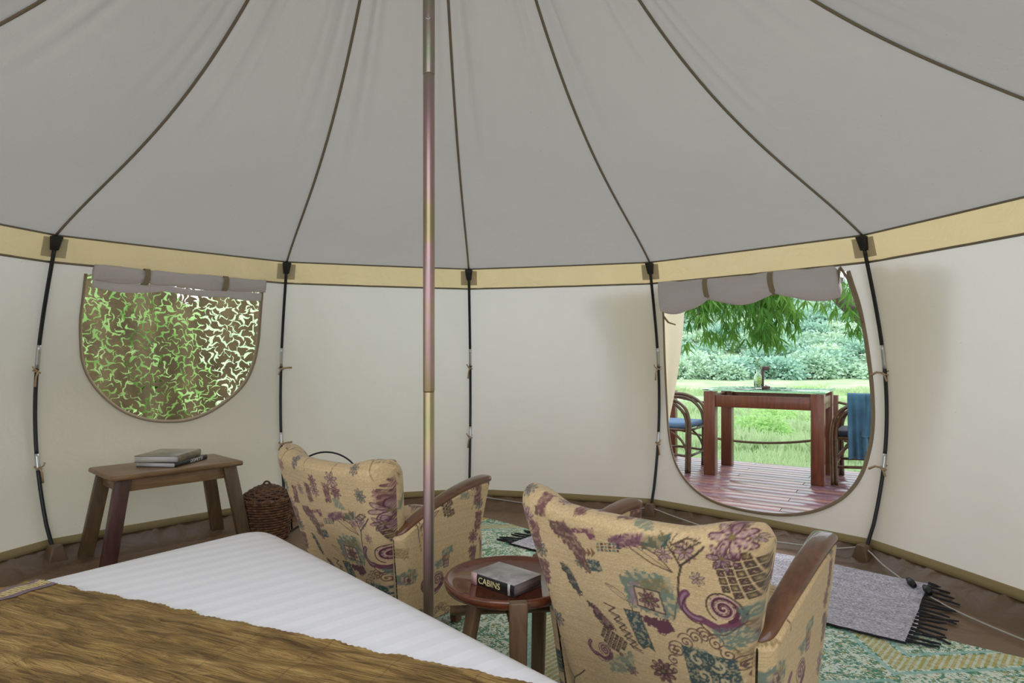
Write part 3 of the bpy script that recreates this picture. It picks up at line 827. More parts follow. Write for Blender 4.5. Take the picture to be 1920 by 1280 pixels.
# ------------------------------------------------------------------ armchairs
def armchair(label, loc, rz, shift):
    t_ = thing('armchair', label, 'armchair', loc, rz, 'tapestry armchairs')
    du, dv = shift
    # backrest: outer back, rolled top with raised ears, inner back
    nu, nr, nt, nf = 250, 250, 36, 40
    u = np.sin(np.linspace(-PI / 2, PI / 2, nu) * 0.80) / math.sin(PI / 2 * 0.80)
    au = np.abs(u)
    zt = 0.716 + 0.026 * smoothstep(0.50, 0.85, au) - 0.030 * smoothstep(0.92, 1.0, au)
    T = (0.095 + 0.045 * smoothstep(0.5, 0.9, au)) * np.sqrt(np.clip(1 - (np.clip(au - 0.86, 0, 1) / 0.14) ** 2, 0.0, 1))
    rows = []
    for k in range(nr + nt + nf):
        if k < nr:
            s = k / (nr - 1); z = 0.14 + (zt - T / 2 - 0.14) * s; yo = -T / 2
        elif k < nr + nt:
            a = PI * (k - nr + 1) / (nt + 1); z = zt - T / 2 + T / 2 * np.sin(a); yo = -T / 2 * np.cos(a)
        else:
            s = (k - nr - nt) / (nf - 1); z = zt - T / 2 - (zt - T / 2 - 0.36) * s; yo = T / 2
        zz = np.clip(z / 0.75, 0, 1.05)
        W = 0.232 + 0.094 * zz
        wing = 0.085 * au ** 2.4 * (0.35 + 0.65 * zz ** 2)
        # the top leans back and the ears roll outward
        y = 0.225 - 0.245 * zz + wing + yo
        roll_ = 0.022 * smoothstep(0.55, 0.98, zz) * smoothstep(0.55, 1.0, au) * np.sign(u)
        rows.append(np.stack([u * W + roll_, y, z + 0 * u], -1))
    V = np.stack(rows, 1)                                   # (nu, nk, 3)
    me = raw_mesh('backrest', V.reshape(-1, 3), grid_faces(nu, len(rows)))
    arc_v = np.concatenate([np.zeros((nu, 1)), np.cumsum(np.linalg.norm(np.diff(V, axis=1), axis=2), 1)], 1) + 0.14
    print_on(me, V[..., 0] * 1000 + 350 + du, arc_v * 1000 + dv)
    link('backrest', me, M['tapestry'], t_, True)
    # arms
    for sd in (-1, 1):
        n1, n2, n3 = 120, 150, 14
        tt = np.linspace(0, 1, n1)
        ztop = 0.455 + 0.145 * np.sin(np.clip(tt, 0, 1) * PI / 2 * 1.05) ** 0.9
        rows = []
        th = 0.070 * np.sqrt(np.clip(1 - (np.clip(tt - 0.95, 0, 1) / 0.0502) ** 2, 0, 1))
        th = th * np.sqrt(np.clip(1 - (np.clip(0.06 - tt, 0, 1) / 0.0602) ** 2, 0, 1))
        for k in range(2 * n2 + n3):
            if k < n2: s = k / (n2 - 1); z = 0.11 + (ztop - 0.02 - 0.11) * s; xo = th / 2
            elif k < n2 + n3: a = PI * (k - n2 + 1) / (n3 + 1); z = ztop - 0.02 + 0.012 * np.sin(a); xo = th / 2 * np.cos(a)
            else: s = (k - n2 - n3) / (n2 - 1); z = ztop - 0.02 - (ztop - 0.02 - 0.11) * s; xo = -th / 2
            zz = (z - 0.11) / 0.5
            y0 = 0.150 - 0.070 * zz; y1 = 0.475 + 0.115 * zz
            xb = (0.268 + 0.036 * zz + 0.012 * np.sin(PI * tt))
            rows.append(np.stack([sd * (xb + xo), y0 + (y1 - y0) * tt, z], -1))
        V = np.stack(rows, 1)
        F = grid_faces(n1, len(rows))
        if sd < 0: F = F[:, ::-1]
        me = raw_mesh('arm_panel', V.reshape(-1, 3), F)
        arcl = np.concatenate([np.zeros((n1, 1)), np.cumsum(np.linalg.norm(np.diff(V, axis=1), axis=2), 1)], 1) + 0.11
        print_on(me, V[..., 1] * 1000 + 700 + du * 0.3 + (60 if sd < 0 else 0), arcl * 1000 + dv * 0.5)
        link('arm_panel', me, M['tapestry'], t_, True)
        # wooden cap along the arm
        q = MB(); m = 40; V = []
        sec = [(math.copysign(abs(math.cos(a)) ** 0.55, math.cos(a)), math.copysign(abs(math.sin(a)) ** 0.7, math.sin(a))) for a in np.linspace(0, 2 * PI, 20, endpoint=False)]
        for k in range(m):
            f = k / (m - 1); tf = min(1.0, f) 
            zc = 0.455 + 0.145 * math.sin(tf * PI / 2 * 1.05) ** 0.9 - 0.002
            zz = (zc - 0.11) / 0.5; y0 = 0.150 - 0.070 * zz; y1 = 0.475 + 0.115 * zz
            yc = y0 + 0.012 + (y1 - y0) * tf
            xb = 0.268 + 0.036 * zz + 0.012 * math.sin(PI * tf)
            e = math.sqrt(max(0.02, 1 - (max(0, f - 0.93) / 0.07) ** 2)) * math.sqrt(max(0.05, 1 - (max(0, 0.08 - f) / 0.08) ** 2)); wd = (0.024 + 0.011 * f) * e; hg = 0.014 * (0.5 + 0.5 * e)
            for cx_, cz_ in sec: V.append((sd * (xb + wd * cx_), yc, zc + hg * cz_))
        F = [(k * 20 + j, k * 20 + (j + 1) % 20, (k + 1) * 20 + (j + 1) % 20, (k + 1) * 20 + j) for k in range(m - 1) for j in range(20)]
        F += [tuple(range(19, -1, -1)), tuple((m - 1) * 20 + j for j in range(20))]
        o = link('arm_cap', raw_mesh('cap', V, F), M['wood_arm'], t_, True); o['label'] = 'polished brown wooden arm rest'
    # seat
    n = 90
    a, b = np.meshgrid(np.linspace(0, 2 * PI, n, endpoint=False), np.linspace(-PI / 2, PI / 2, 50), indexing='ij')
    se = lambda x, p: np.sign(x) * np.abs(x) ** p
    X = 0.245 * se(np.cos(a), 0.25) * se(np.cos(b), 0.3); Yv = 0.435 + 0.225 * se(np.sin(a), 0.25) * se(np.cos(b), 0.3)
    Zv = 0.265 + 0.145 * se(np.sin(b), 0.35) + 0.015 * np.cos(X * 6) * (b > 0.8)
    V = np.stack([X, Yv, Zv], -1).reshape(-1, 3)
    me = raw_mesh('seat', V, grid_faces(n, 50, True)); print_on(me, V[:, 0] * 1000 + 300, V[:, 1] * 1000 + V[:, 2] * 900 + 300)
    link('seat', me, M['tapestry'], t_, True)
    for x, y in ((-0.2, 0.16), (0.2, 0.16), (-0.21, 0.5), (0.21, 0.5)):
        q = MB(); s0, s1 = 0.017, 0.028
        q.hexa([(x - s0, y - s0, 0.0045), (x + s0, y - s0, 0.0045), (x + s0, y + s0, 0.0045), (x - s0, y + s0, 0.0045)], [(x - s1, y - s1, 0.16), (x + s1, y - s1, 0.16), (x + s1, y + s1, 0.16), (x - s1, y + s1, 0.16)])
        q.build('leg', M['wood_arm'], t_, bevel=0.004)
    return t_
armchair('larger-looking tapestry armchair in front, its back towards the viewer at lower right', (0.262, 1.50, 0.006), math.radians(48 - 90), (0, 0))
armchair('tapestry armchair further back, behind the steel centre pole', (-0.715, 2.32, 0.006), math.radians(50 - 90), (-30, 165))

# ------------------------------------------------------------------ bed
def mat_sheet():
    q = NT('striped_cotton_sheet')
    x = q.sep(q.coords('Object'))[0]
    st = q.math('SINE', q.math('MULTIPLY', x, 2 * PI / 0.062))
    f = q.ramp(q.math('ADD', q.math('MULTIPLY', st, 0.5), 0.5), [(0.42, (0, 0, 0, 1)), (0.58, (1, 1, 1, 1))])
    n = q.noise(q.coords('Object'), 6, 3, 0.5)
    c = q.mix(f, srgb(232, 229, 229), srgb(239, 236, 236))
    q.set(color=c, rough=q.math('ADD', q.math('MULTIPLY', f, -0.2), 0.7), normal=q.bump(n, 0.12, 0.02))
    return q.m
M['sheet'] = mat_sheet()
def mat_silk():
    q = NT('slubbed_brown_silk')
    v = q.coords('Object', (7, 42, 10))
    n = q.noise(v, 1.0, 5, 0.6, 0.8)
    n2 = q.noise(q.coords('Object', (9, 120, 20)), 1.0, 3, 0.6)
    ln = q.math('SINE', q.math('MULTIPLY', q.sep(q.coords('Object'))[0], 2 * PI / 0.17))
    c = q.ramp(n, [(0.28, srgb(78, 56, 28)), (0.5, srgb(136, 106, 58)), (0.70, srgb(172, 140, 84))])
    c = q.mix(q.ramp(n2, [(0.6, (0, 0, 0, 1)), (0.75, (0.5, 0.5, 0.5, 1))]), c, srgb(108, 80, 54))
    c = q.mix(q.ramp(ln, [(0.9965, (0, 0, 0, 1)), (0.9995, (0.5, 0.5, 0.5, 1))]), c, srgb(78, 60, 38))
    q.set(color=c, rough=0.62, spec=0.25, normal=q.bump(q.math('ADD', n, q.math('MULTIPLY', n2, 0.5)), 0.9, 0.02))
    return q.m
M['silk'] = mat_silk()
def mat_stripe():
    q = NT('woven_gold_stripe')
    v = q.node('ShaderNodeTexVoronoi', {'Vector': q.coords('Object', (1, 1, 1)), 'Scale': 105.0, 'Randomness': 0.25}).outputs['Distance']
    q.set(color=q.ramp(v, [(0.35, srgb(206, 186, 128)), (0.6, srgb(120, 96, 62))]), rough=0.7); return q.m
M['stripe'] = mat_stripe()
M['stripe_purple'] = plain('purple_border', srgb(124, 104, 112), 0.75)
M['bed_base'] = plain('bed_base_cloth', srgb(176, 166, 152), 0.8)

BK = Vector((-0.898, 2.293, 0)); BR = Vector((0.683, -0.730, 0)); BL = Vector((-0.596, -0.803, 0))
BZ = 0.505
bed_rz = math.atan2(BR.y, BR.x)
bed = thing('bed', 'double bed made up with a white striped sheet, in the foreground', 'bed', (BK.x, BK.y, 0), bed_rz)
bl_local = (Matrix.Rotation(-bed_rz, 3, 'Z') @ BL)           # skewed side in bed coordinates
LA, LB = 1.88, 1.58
def bed_pt(a, b, z): return (a + bl_local.x * b, bl_local.y * b, z)
# mattress and fitted sheet: soft edges, rounded corner
n1, n2 = 110, 90
prof = [(0.0, 0.20), (0.0, 0.25), (0.0, 0.32), (0.003, 0.38), (0.010, 0.42), (0.022, 0.455), (0.042, 0.482), (0.07, 0.497), (0.11, 0.503), (0.20, 0.505)]
def inset_rect(d, n=24, rc=0.15):
    """rounded rectangle outline inset by d in (a, b)"""
    r = max(rc - d, 0.015); P = []
    for (cx_, cy_, a0) in ((LA - d - r, d + r, -PI / 2), (LA - d - r, LB - d - r, 0), (d + r, LB - d - r, PI / 2), (d + r, d + r, PI)):
        for k in range(n): 
            a = a0 + PI / 2 * k / (n - 1); P.append((cx_ + r * math.cos(a), cy_ + r * math.sin(a)))
    return P
rings = [[bed_pt(a, b, z) for a, b in inset_rect(d)] for d, z in prof]
for d in (0.3, 0.42, 0.55, 0.68):
    rings.append([bed_pt(a, b, BZ + 0.002 * math.sin(9 * a + 4 * b)) for a, b in inset_rect(d, rc=0.15)])
m = len(rings[0]); V = [p for r_ in rings for p in r_]
F = [(i * m + k, (i * m) + (k + 1) % m, (i + 1) * m + (k + 1) % m, (i + 1) * m + k) for i in range(len(rings) - 1) for k in range(m)] + [tuple((len(rings) - 1) * m + k for k in range(m))]
o = link('sheet', raw_mesh('sheet', V, F), M['sheet'], bed, True); o['label'] = 'white sheet with faint satin stripes'
q = MB(); P = [bed_pt(a, b, 0)[:2] for a, b in ((0.05, 0.05), (LA - 0.05, 0.05), (LA - 0.05, LB - 0.05), (0.05, LB - 0.05))]
q.prism(P, 0.06, 0.21); q.build('base', M['bed_base'], bed, bevel=0.01)
for a, b in ((0.15, 0.15), (LA - 0.15, 0.15), (LA - 0.15, LB - 0.15), (0.15, LB - 0.15)):
    q = MB(); p = bed_pt(a, b, 0); q.box((p[0], p[1], 0.034), (0.06, 0.06, 0.058)); q.build('leg', M['wood_bench_leg'], bed)

# bedspread laid askew: p runs along its free edge, q_ across; heights follow the mattress
sp0 = Vector((-1.358, 1.682, 0)); spd = Vector((1.338, -0.539, 0)).normalized(); spn = Vector((spd.y, -spd.x, 0))
def to_bed(p):
    r_ = p - BK; det = BR.x * BL.y - BL.x * BR.y
    return ((r_.x * BL.y - BL.x * r_.y) / det, (BR.x * r_.y - r_.x * BR.y) / det)
def bed_height(a, b):
    e = min(a, b, LA - a, LB - b)
    if e >= 0.2: return BZ
    if e <= 0: return 0.42 + 2.2 * max(e, -0.16)
    return float(np.interp(e, [d for d, z in prof][3:], [z for d, z in prof][3:]))
sprz = math.atan2(spd.y, spd.x)
spread = thing('bedspread', 'brown slubbed silk bedspread laid askew over the bed', 'bedspread', (sp0.x, sp0.y, 0), sprz)
npq, nqq = 190, 120; SL, SWD = 1.66, 1.05
rs = np.random.RandomState(3)
def sheet_part(name, p0, p1, q0, q1, lift, mat, npx, nqx, wave=1.0, edge=0):
    V = []
    for i in range(npx):
        p = p0 + (p1 - p0) * i / (npx - 1)
        for j in range(nqx):
            t = q0 + (q1 - q0) * j / (nqx - 1)
            if j == 0 and edge: t += 0.006 * math.sin(p * 60) * math.sin(p * 17) + 0.002 * math.sin(p * 400)
            w = sp0 + spd * p + spn * t
            a, b = to_bed(w)
            z = bed_height(a, b) + lift + wave * (0.0022 * math.sin(p * 21 + 7 * math.sin(t * 8)) * math.sin(t * 55 + 3 * math.sin(p * 6)) + 0.002 * math.sin(t * 90 + p * 14))
            if min(a, b, LA - a, LB - b) < 0: z += 0.004
            V.append((p, -t, z))
    return link(name, raw_mesh(name, V, grid_faces(npx, nqx)), mat, spread, True)
sheet_part('cloth', -0.14, SL, 0.0, SWD, 0.008, M['silk'], 230, 150, 1.0, 1)
sheet_part('stripe', 0.122, 0.166, 0.002, SWD, 0.0105, M['stripe'], 8, 120, 0.9)
sheet_part('stripe_border', 0.104, 0.122, 0.002, SWD, 0.0100, M['stripe_purple'], 4, 120, 0.9)
sheet_part('stripe_border', 0.166, 0.186, 0.002, SWD, 0.0100, M['stripe_purple'], 4, 120, 0.9)

# ------------------------------------------------------------------ bench with books, basket, hoop stand
bench_c = Vector((-1.950, 3.505, 0)); bx = Vector((0.455, 0.503, 0)).normalized(); bench_rz = math.atan2(bx.y, bx.x)
bench = thing('bench', 'small worn wooden bench with splayed legs under the half-round window', 'bench', tuple(bench_c), bench_rz)
L2, D2, ZT = 0.338, 0.205, 0.503
q = MB(); q.box((0, 0, ZT - 0.014), (2 * L2, 2 * D2, 0.028)); q.build('top', M['wood_bench'], bench, bevel=0.010)
for (y, nm) in ((-0.145, 'apron'), (0.145, 'apron')):
    q = MB(); q.box((0, y, ZT - 0.062), (0.55, 0.022, 0.068)); q.build(nm, M['wood_bench'], bench, bevel=0.002)
for x in (-0.275, 0.275):
    q = MB(); q.box((x, 0, ZT - 0.062), (0.022, 0.28, 0.068)); q.build('apron', M['wood_bench'], bench, bevel=0.002)
for sx in (-1, 1):
    for sy in (-1, 1):
        tx, ty = sx * 0.272, sy * 0.158; fx, fy = sx * 0.355, sy * 0.195; wx, wy = 0.036, 0.019
        q = MB(); q.hexa([(fx - wx, fy - wy, 0.0045), (fx + wx, fy - wy, 0.0045), (fx + wx, fy + wy, 0.0045), (fx - wx, fy + wy, 0.0045)],
                         [(tx - wx, ty - wy, ZT - 0.028), (tx + wx, ty - wy, ZT - 0.028), (tx + wx, ty + wy, ZT - 0.028), (tx - wx, ty + wy, ZT - 0.028)])
        q.build('leg', M['wood_bench_red'] if (sx < 0 and sy < 0) else M['wood_bench_leg'], bench, bevel=0.003)

def text_mesh(s, size, name, extrude=0.0006):
    cu = bpy.data.curves.new(name, 'FONT'); cu.body = s; cu.size = size; cu.extrude = extrude
    cu.align_x = 'CENTER'; cu.align_y = 'CENTER'; cu.resolution_u = 3
    ob = bpy.data.objects.new(name, cu); COL.objects.link(ob)
    dg = bpy.context.evaluated_depsgraph_get()
    me = bpy.data.meshes.new_from_object(ob.evaluated_get(dg))
    bpy.data.objects.remove(ob); bpy.data.curves.remove(cu)
    return me

def book(label, loc, rz, L, W, H, cover, spine, pages, over=0.004):
    """spine along local -Y side, length L along X, width W along Y"""
    t_ = thing('book', label, 'book', loc, rz)
    q = MB(); q.box((0, over / 2, H / 2), (L - 2 * over, W - over * 1.5, H - 0.006)); q.build('pages', pages, t_)
    q = MB(); q.box((0, 0, 0.0017), (L, W, 0.0034)); q.build('cover', spine, t_, bevel=0.001)
    q = MB(); q.box((0, 0, H - 0.0017), (L, W, 0.0034)); q.build('cover', cover, t_, bevel=0.001)
    q = MB()
    for k in range(8):
        a0, a1 = -PI / 2 + PI * k / 8, -PI / 2 + PI * (k + 1) / 8
        f = lambda a: (-W / 2 + 0.003 - 0.006 * math.cos(a), H / 2 + (H / 2) * math.sin(a))
        (y0, z0), (y1, z1) = f(a0), f(a1)
        q.add([(-L / 2, y0, z0), (L / 2, y0, z0), (L / 2, y1, z1), (-L / 2, y1, z1)], [(0, 1, 2, 3)])
    sp = q.build('spine', spine, t_, True)
    return t_, sp
# two books on the bench
def on_bench(x, y, z): 
    v = Matrix.Rotation(bench_rz, 3, 'Z') @ Vector((x, y, 0)); return (bench_c.x + v.x, bench_c.y + v.y, z)
b1, s1 = book('black book with white spine lettering lying directly on the bench', on_bench(0.03, 0.02, ZT), math.radians(84), 0.30, 0.225, 0.027, M['cover_black'], M['cover_black'], M['pages'])
link('lettering', text_mesh('DOMETTI', 0.026, 'lettering'), M['white_ink'], s1, loc=(0.045, -0.1165, 0.0135), rot=(PI / 2, 0, 0))
b2, s2 = book('thick olive-covered book on top of the black book on the bench', on_bench(0.008, 0.02, ZT + 0.0272), math.radians(92), 0.27, 0.235, 0.036, M['cover_olive'], M['cover_olive'], M['pages'])

# wicker basket with a domed lid
def mat_wicker():
    q = NT('brown_wicker')
    n = q.noise(q.coords('Object'), 40, 3, 0.6)
    q.set(color=q.ramp(n, [(0.3, srgb(58, 36, 20)), (0.55, srgb(98, 64, 36)), (0.75, srgb(138, 98, 58))]), rough=0.6); return q.m
M['wicker'] = mat_wicker()
bk = thing('basket', 'round brown wicker basket with a lid beside the bench', 'basket', (-1.50, 3.78, 0.005))
ns = 30
q = MB()
for j in range(15):
    z = 0.012 + 0.0155 * j; R = 0.118 + 0.026 * (j / 14) ** 0.8
    q.tube([((R + 0.005 * math.cos(ns / 2 * 2 * PI * k / 120 + PI * j)) * math.cos(2 * PI * k / 120), (R + 0.005 * math.cos(ns / 2 * 2 * PI * k / 120 + PI * j)) * math.sin(2 * PI * k / 120), z) for k in range(120)], 0.0085, 6, True)
o = q.build('woven_body', M['wicker'], bk, True); o['kind'] = 'stuff'
q = MB()
for k in range(ns):
    a = 2 * PI * (k + 0.5) / ns
    q.tube([(0.116 * math.cos(a), 0.116 * math.sin(a), 0.0), (0.143 * math.cos(a), 0.143 * math.sin(a), 0.24)], 0.0045, 5)
q.lathe([(0.115, 0.004), (0.0, 0.004)], 24)
o = q.build('stakes', M['wicker'], bk, True); o['kind'] = 'stuff'
q = MB()
for j in range(2):
    q.tube([((0.148 + 0.004 * math.cos(28 * 2 * PI * k / 160 + PI * j)) * math.cos(2 * PI * k / 160), (0.148 + 0.004 * math.cos(28 * 2 * PI * k / 160 + PI * j)) * math.sin(2 * PI * k / 160), 0.243 + 0.004 * math.sin(28 * 2 * PI * k / 160 + PI * j)) for k in range(160)], 0.008, 6, True)
q.build('rim', M['wicker'], bk, True)
q = MB()
for j in range(10):
    R = 0.147 * (1 - j / 10.2); z = 0.25 + 0.068 * (1 - (R / 0.147) ** 2)
    q.tube([((R) * math.cos(2 * PI * k / 90), R * math.sin(2 * PI * k / 90), z + 0.0035 * math.cos(11 * 2 * PI * k / 90 + PI * j)) for k in range(90)], 0.0082, 6, True)
for k in range(22):
    a = 2 * PI * k / 22
    q.tube([(r_ * math.cos(a), r_ * math.sin(a), 0.252 + 0.070 * (1 - (r_ / 0.147) ** 2)) for r_ in (0.147, 0.11, 0.07, 0.03, 0.004)], 0.004, 5)
ld = q.build('lid', M['wicker'], bk, True); ld['kind'] = 'stuff'
q = MB(); q.tube([(0.022 * math.cos(a), 0, 0.318 + 0.026 * math.sin(a)) for a in np.linspace(0, PI, 12)], 0.006, 6); q.build('handle', M['wicker'], bk, True)

# hoop stand of bent black metal behind the far armchair
hs = thing('metal_hoop_stand', 'thin black bent-metal hoop standing behind the far armchair', 'stand', (-1.17, 3.90, 0.005), math.radians(-6))
q = MB(); q.tube([(0.235 * math.cos(a) , 0, 0.28 + 0.225 * math.sin(a)) for a in np.linspace(0, PI, 30)], 0.0055, 8); q.build('hoop', M['wire'], hs, True)
for sx in (-1, 1):
    q = MB(); q.tube([(sx * 0.235, 0, 0.28), (sx * 0.235, 0, 0.14), (sx * 0.23, 0, 0.006)], 0.0055, 8); q.build('upright', M['wire'], hs, True)
    q = MB(); q.tube([(sx * 0.23, -0.12, 0.006), (sx * 0.23, 0.12, 0.006)], 0.006, 8); q.build('foot', M['wire'], hs, True)
q = MB(); q.tube([(-0.235, 0, 0.15), (0.235, 0, 0.15)], 0.005, 8); q.build('crossbar', M['wire'], hs, True)

# ------------------------------------------------------------------ floor mat, grey rug
def mat_mat():
    q = NT('woven_plastic_mat')
    tc = q.node('ShaderNodeTexCoord').outputs['Object']
    x, y, _ = q.sep(tc)
    # every strand is one small cell; its colour is chosen by the large pattern plus noise
    cell = q.node('ShaderNodeVectorMath', {0: q.node('ShaderNodeVectorMath', {0: tc, 1: (115, 190, 1)}, operation='MULTIPLY').outputs[0]}, operation='FLOOR').outputs[0]
    rn = q.node('ShaderNodeTexWhiteNoise', {'Vector': cell}, noise_dimensions='3D').outputs['Value']
    orn = q.noise(q.coords('Object', (26, 17, 1)), 1.0, 2, 0.5, 1.6)
    gre = q.math('GREATER_THAN', q.math('ADD', orn, q.math('MULTIPLY', q.math('SUBTRACT', rn, 0.5), 0.30)), 0.50)
    c = q.mix(gre, srgb(226, 238, 222), srgb(62, 138, 108))
    c = q.mix(q.math('MULTIPLY', q.math('GREATER_THAN', rn, 0.86), 0.8), c, srgb(196, 178, 96))
    # diamonds of yellow and plain borders
    dx = q.math('ABSOLUTE', q.math('SUBTRACT', q.math('FRACT', q.math('DIVIDE', x, 0.85)), 0.5))
    dy = q.math('ABSOLUTE', q.math('SUBTRACT', q.math('FRACT', q.math('DIVIDE', y, 0.95)), 0.5))
    dd = q.math('ADD', dx, dy)
    yel = q.math('MULTIPLY', q.math('GREATER_THAN', dd, 0.56), q.math('LESS_THAN', dd, 0.70))
    st = q.math('GREATER_THAN', q.math('SINE', q.math('MULTIPLY', x, 300.0)), -0.2)
    c = q.mix(q.math('MULTIPLY', yel, 0.75), c, q.mix(st, srgb(214, 222, 190), srgb(198, 176, 84)))
    line = q.math('LESS_THAN', q.math('ABSOLUTE', q.math('SUBTRACT', dd, 0.53)), 0.014)
    line2 = q.math('LESS_THAN', q.math('ABSOLUTE', q.math('SUBTRACT', dd, 0.73)), 0.014)
    c = q.mix(q.math('MULTIPLY', q.math('MAXIMUM', line, line2), 0.8), c, srgb(150, 200, 190))
    w = q.math('MULTIPLY', q.math('SINE', q.math('MULTIPLY', x, 720)), q.math('SINE', q.math('MULTIPLY', y, 1190)))
    q.set(color=c, rough=0.36, spec=0.5, normal=q.bump(w, 0.35, 0.003))
    return q.m
M['mat'] = mat_mat()
M['mat_edge'] = plain('yellow_mat_binding', srgb(190, 166, 72), 0.6)
mat_rz = math.radians(-44.2)
fm = thing('floor_mat', 'green and white woven plastic mat with yellow diamonds under the armchairs', 'mat', (-0.19, 4.24, 0.0), mat_rz)
ML, MW = 3.15, 1.78
V = []; nx, ny = 60, 34
for i in range(nx):
    for j in range(ny):
        x, y = ML * i / (nx - 1), -MW * j / (ny - 1)
        V.append((x, y, 0.0085 + 0.0015 * math.sin(x * 5 + y * 3) + (0.004 * math.sin(x * 9) * (j == 0))))
Fg = [tuple(f) for f in grid_faces(nx, ny)]
link('weave', raw_mesh('weave', V, Fg), M['mat'], fm, True, subsurf=0)
q = MB(); q.box((0.018, -MW / 2, 0.0085), (0.045, MW, 0.006)); q.build('binding', M['mat_edge'], fm, bevel=0.002)
q = MB(); q.box((ML - 0.018, -MW / 2, 0.0085), (0.045, MW, 0.006)); q.build('binding', M['mat_edge'], fm, bevel=0.002)

def mat_rug():
    q = NT('grey_handwoven_rug')
    tc = q.node('ShaderNodeTexCoord').outputs['Object']
    x, y, _ = q.sep(tc)
    cell = q.node('ShaderNodeVectorMath', {0: q.node('ShaderNodeVectorMath', {0: tc, 1: (140, 260, 1)}, operation='MULTIPLY').outputs[0]}, operation='FLOOR').outputs[0]
    rn = q.node('ShaderNodeTexWhiteNoise', {'Vector': cell}, noise_dimensions='3D').outputs['Value']
    bl = q.noise(q.coords('Object', (7, 24, 1)), 1, 3, 0.5)
    c = q.ramp(q.math('ADD', q.math('MULTIPLY', rn, 0.55), q.math('MULTIPLY', bl, 0.45)), [(0.2, srgb(136, 132, 138)), (0.5, srgb(184, 180, 188)), (0.8, srgb(222, 218, 228))])
    w = q.math('MULTIPLY', q.math('SINE', q.math('MULTIPLY', x, 880)), q.math('SINE', q.math('MULTIPLY', y, 1600)))
    q.set(color=c, rough=0.9, normal=q.bump(w, 0.4, 0.004)); return q.m
M['rug'] = mat_rug()
M['fringe'] = plain('black_fringe', srgb(34, 32, 36), 0.9)
RA, RB = Vector((1.505, 2.355, 0)), Vector((1.985, 2.93, 0)); rv = (RB - RA); RWd = rv.length; rv.normalize(); ru = Vector((-rv.y, rv.x, 0))
rug = thing('rug', 'grey handwoven rug with black tasselled ends below the large open window', 'rug', tuple(RA), math.atan2(ru.y, ru.x))
RL = 1.98
# local x runs away from the right-hand tassels, local y = -(towards the wall)
nx, ny = 70, 28; V = []
for i in range(nx):
    for j in range(ny):
        x, y = RL * i / (nx - 1), -RWd * j / (ny - 1)
        e = smoothstep(0.62, 1.0, j / (ny - 1))
        V.append((x + 0.012 * math.sin(y * 9), y + 0.006 * math.sin(x * 8), 0.0165 + 0.003 * math.sin(x * 6 + y * 4) * math.sin(y * 7) + 0.022 * float(e) * (0.7 + 0.3 * math.sin(x * 4))))
link('weave', raw_mesh('rug', V, grid_faces(nx, ny)), M['rug'], rug, True)
q = MB(); q.tube([(RL * k / 60 + 0.0, 0.002 + 0.006 * math.sin(RL * k / 60 * 8) + 0.002 * math.sin(k * 3), 0.0165 + 0.003 * math.sin(RL * k / 60 * 6) * 0) for k in range(61)], 0.0042, 6); q.build('selvedge', M['fringe'], rug, True)
fr = random.Random(4)
for end in (0, 1):
    x0 = 0 if end == 0 else RL; sx = -1 if end == 0 else 1
    nts = 17
    for k in range(nts):
        y = -RWd * (k + 0.5) / nts
        e = float(smoothstep(0.62, 1.0, (k + 0.5) / nts)); zb = 0.017 + 0.022 * e
        q = MB(); ang = fr.uniform(-0.55, 0.55); ln = fr.uniform(0.055, 0.10)
        for sdy in (-0.012, 0.0, 0.012):
            q.tube([(x0 + 0.006 * -sx, y + sdy, zb + 0.002), (x0 + sx * 0.022, y + sdy * 0.5 + 0.01 * ang, zb), (x0 + sx * 0.04, y + 0.022 * ang, max(zb - 0.004, 0.016))], 0.0036, 5)
        q.tube([(x0 + sx * 0.036, y + 0.02 * ang, max(zb - 0.003, 0.0165)), (x0 + sx * (0.04 + ln * 0.5), y + ang * ln * 0.6, max(zb - 0.008, 0.0155)), (x0 + sx * (0.04 + ln) * math.cos(ang * 0.5), y + ang * ln * 1.3, max(zb - 0.012, 0.015))], [0.0065, 0.0075, 0.005], 6, flat=0.7)
        q.build('tassel', M['fringe'], rug, True)

# ------------------------------------------------------------------ tray table and its book
tt = thing('tray_table', 'low round tray table of red-brown wood between the two armchairs', 'table', (-0.005, 1.955, 0.009))
ZR = 0.392; RR = 0.208
q = MB(); q.lathe([(0.0, ZR - 0.022), (RR - 0.02, ZR - 0.022), (RR - 0.004, ZR - 0.016), (RR, ZR - 0.004), (RR + 0.001, ZR + 0.006), (RR - 0.004, ZR + 0.012), (RR - 0.010, ZR + 0.011), (RR - 0.018, ZR + 0.003), (RR - 0.03, ZR - 0.002), (0.0, ZR - 0.003)], 72)
q.build('tray', M['wood_tray'], tt, True)
la0 = math.radians(-88)
for k, ang in enumerate((-84, -16, 62, 212)):
    a = math.radians(ang); c, s_ = math.cos(a), math.sin(a)
    rt, rb = RR + 0.012, RR - 0.01
    def P(r_, w, z): return (r_ * c - w * s_, r_ * s_ + w * c, z)
    ztop = ZR + 0.018 if k in (0, 2) else ZR - 0.022
    rt2 = rt if k in (0, 2) else (RR - 0.02 if k == 1 else RR - 0.09)
    q = MB(); q.hexa([P(rb - 0.012, -0.022, 0.0), P(rb + 0.016, -0.022, 0.0), P(rb + 0.016, 0.022, 0.0), P(rb - 0.012, 0.022, 0.0)], [P(rt2 - 0.012, -0.026, ztop), P(rt2 + 0.018, -0.026, ztop), P(rt2 + 0.018, 0.026, ztop), P(rt2 - 0.012, 0.026, ztop)])
    q.build('leg', M['wood_table_leg'], tt, bevel=0.006)
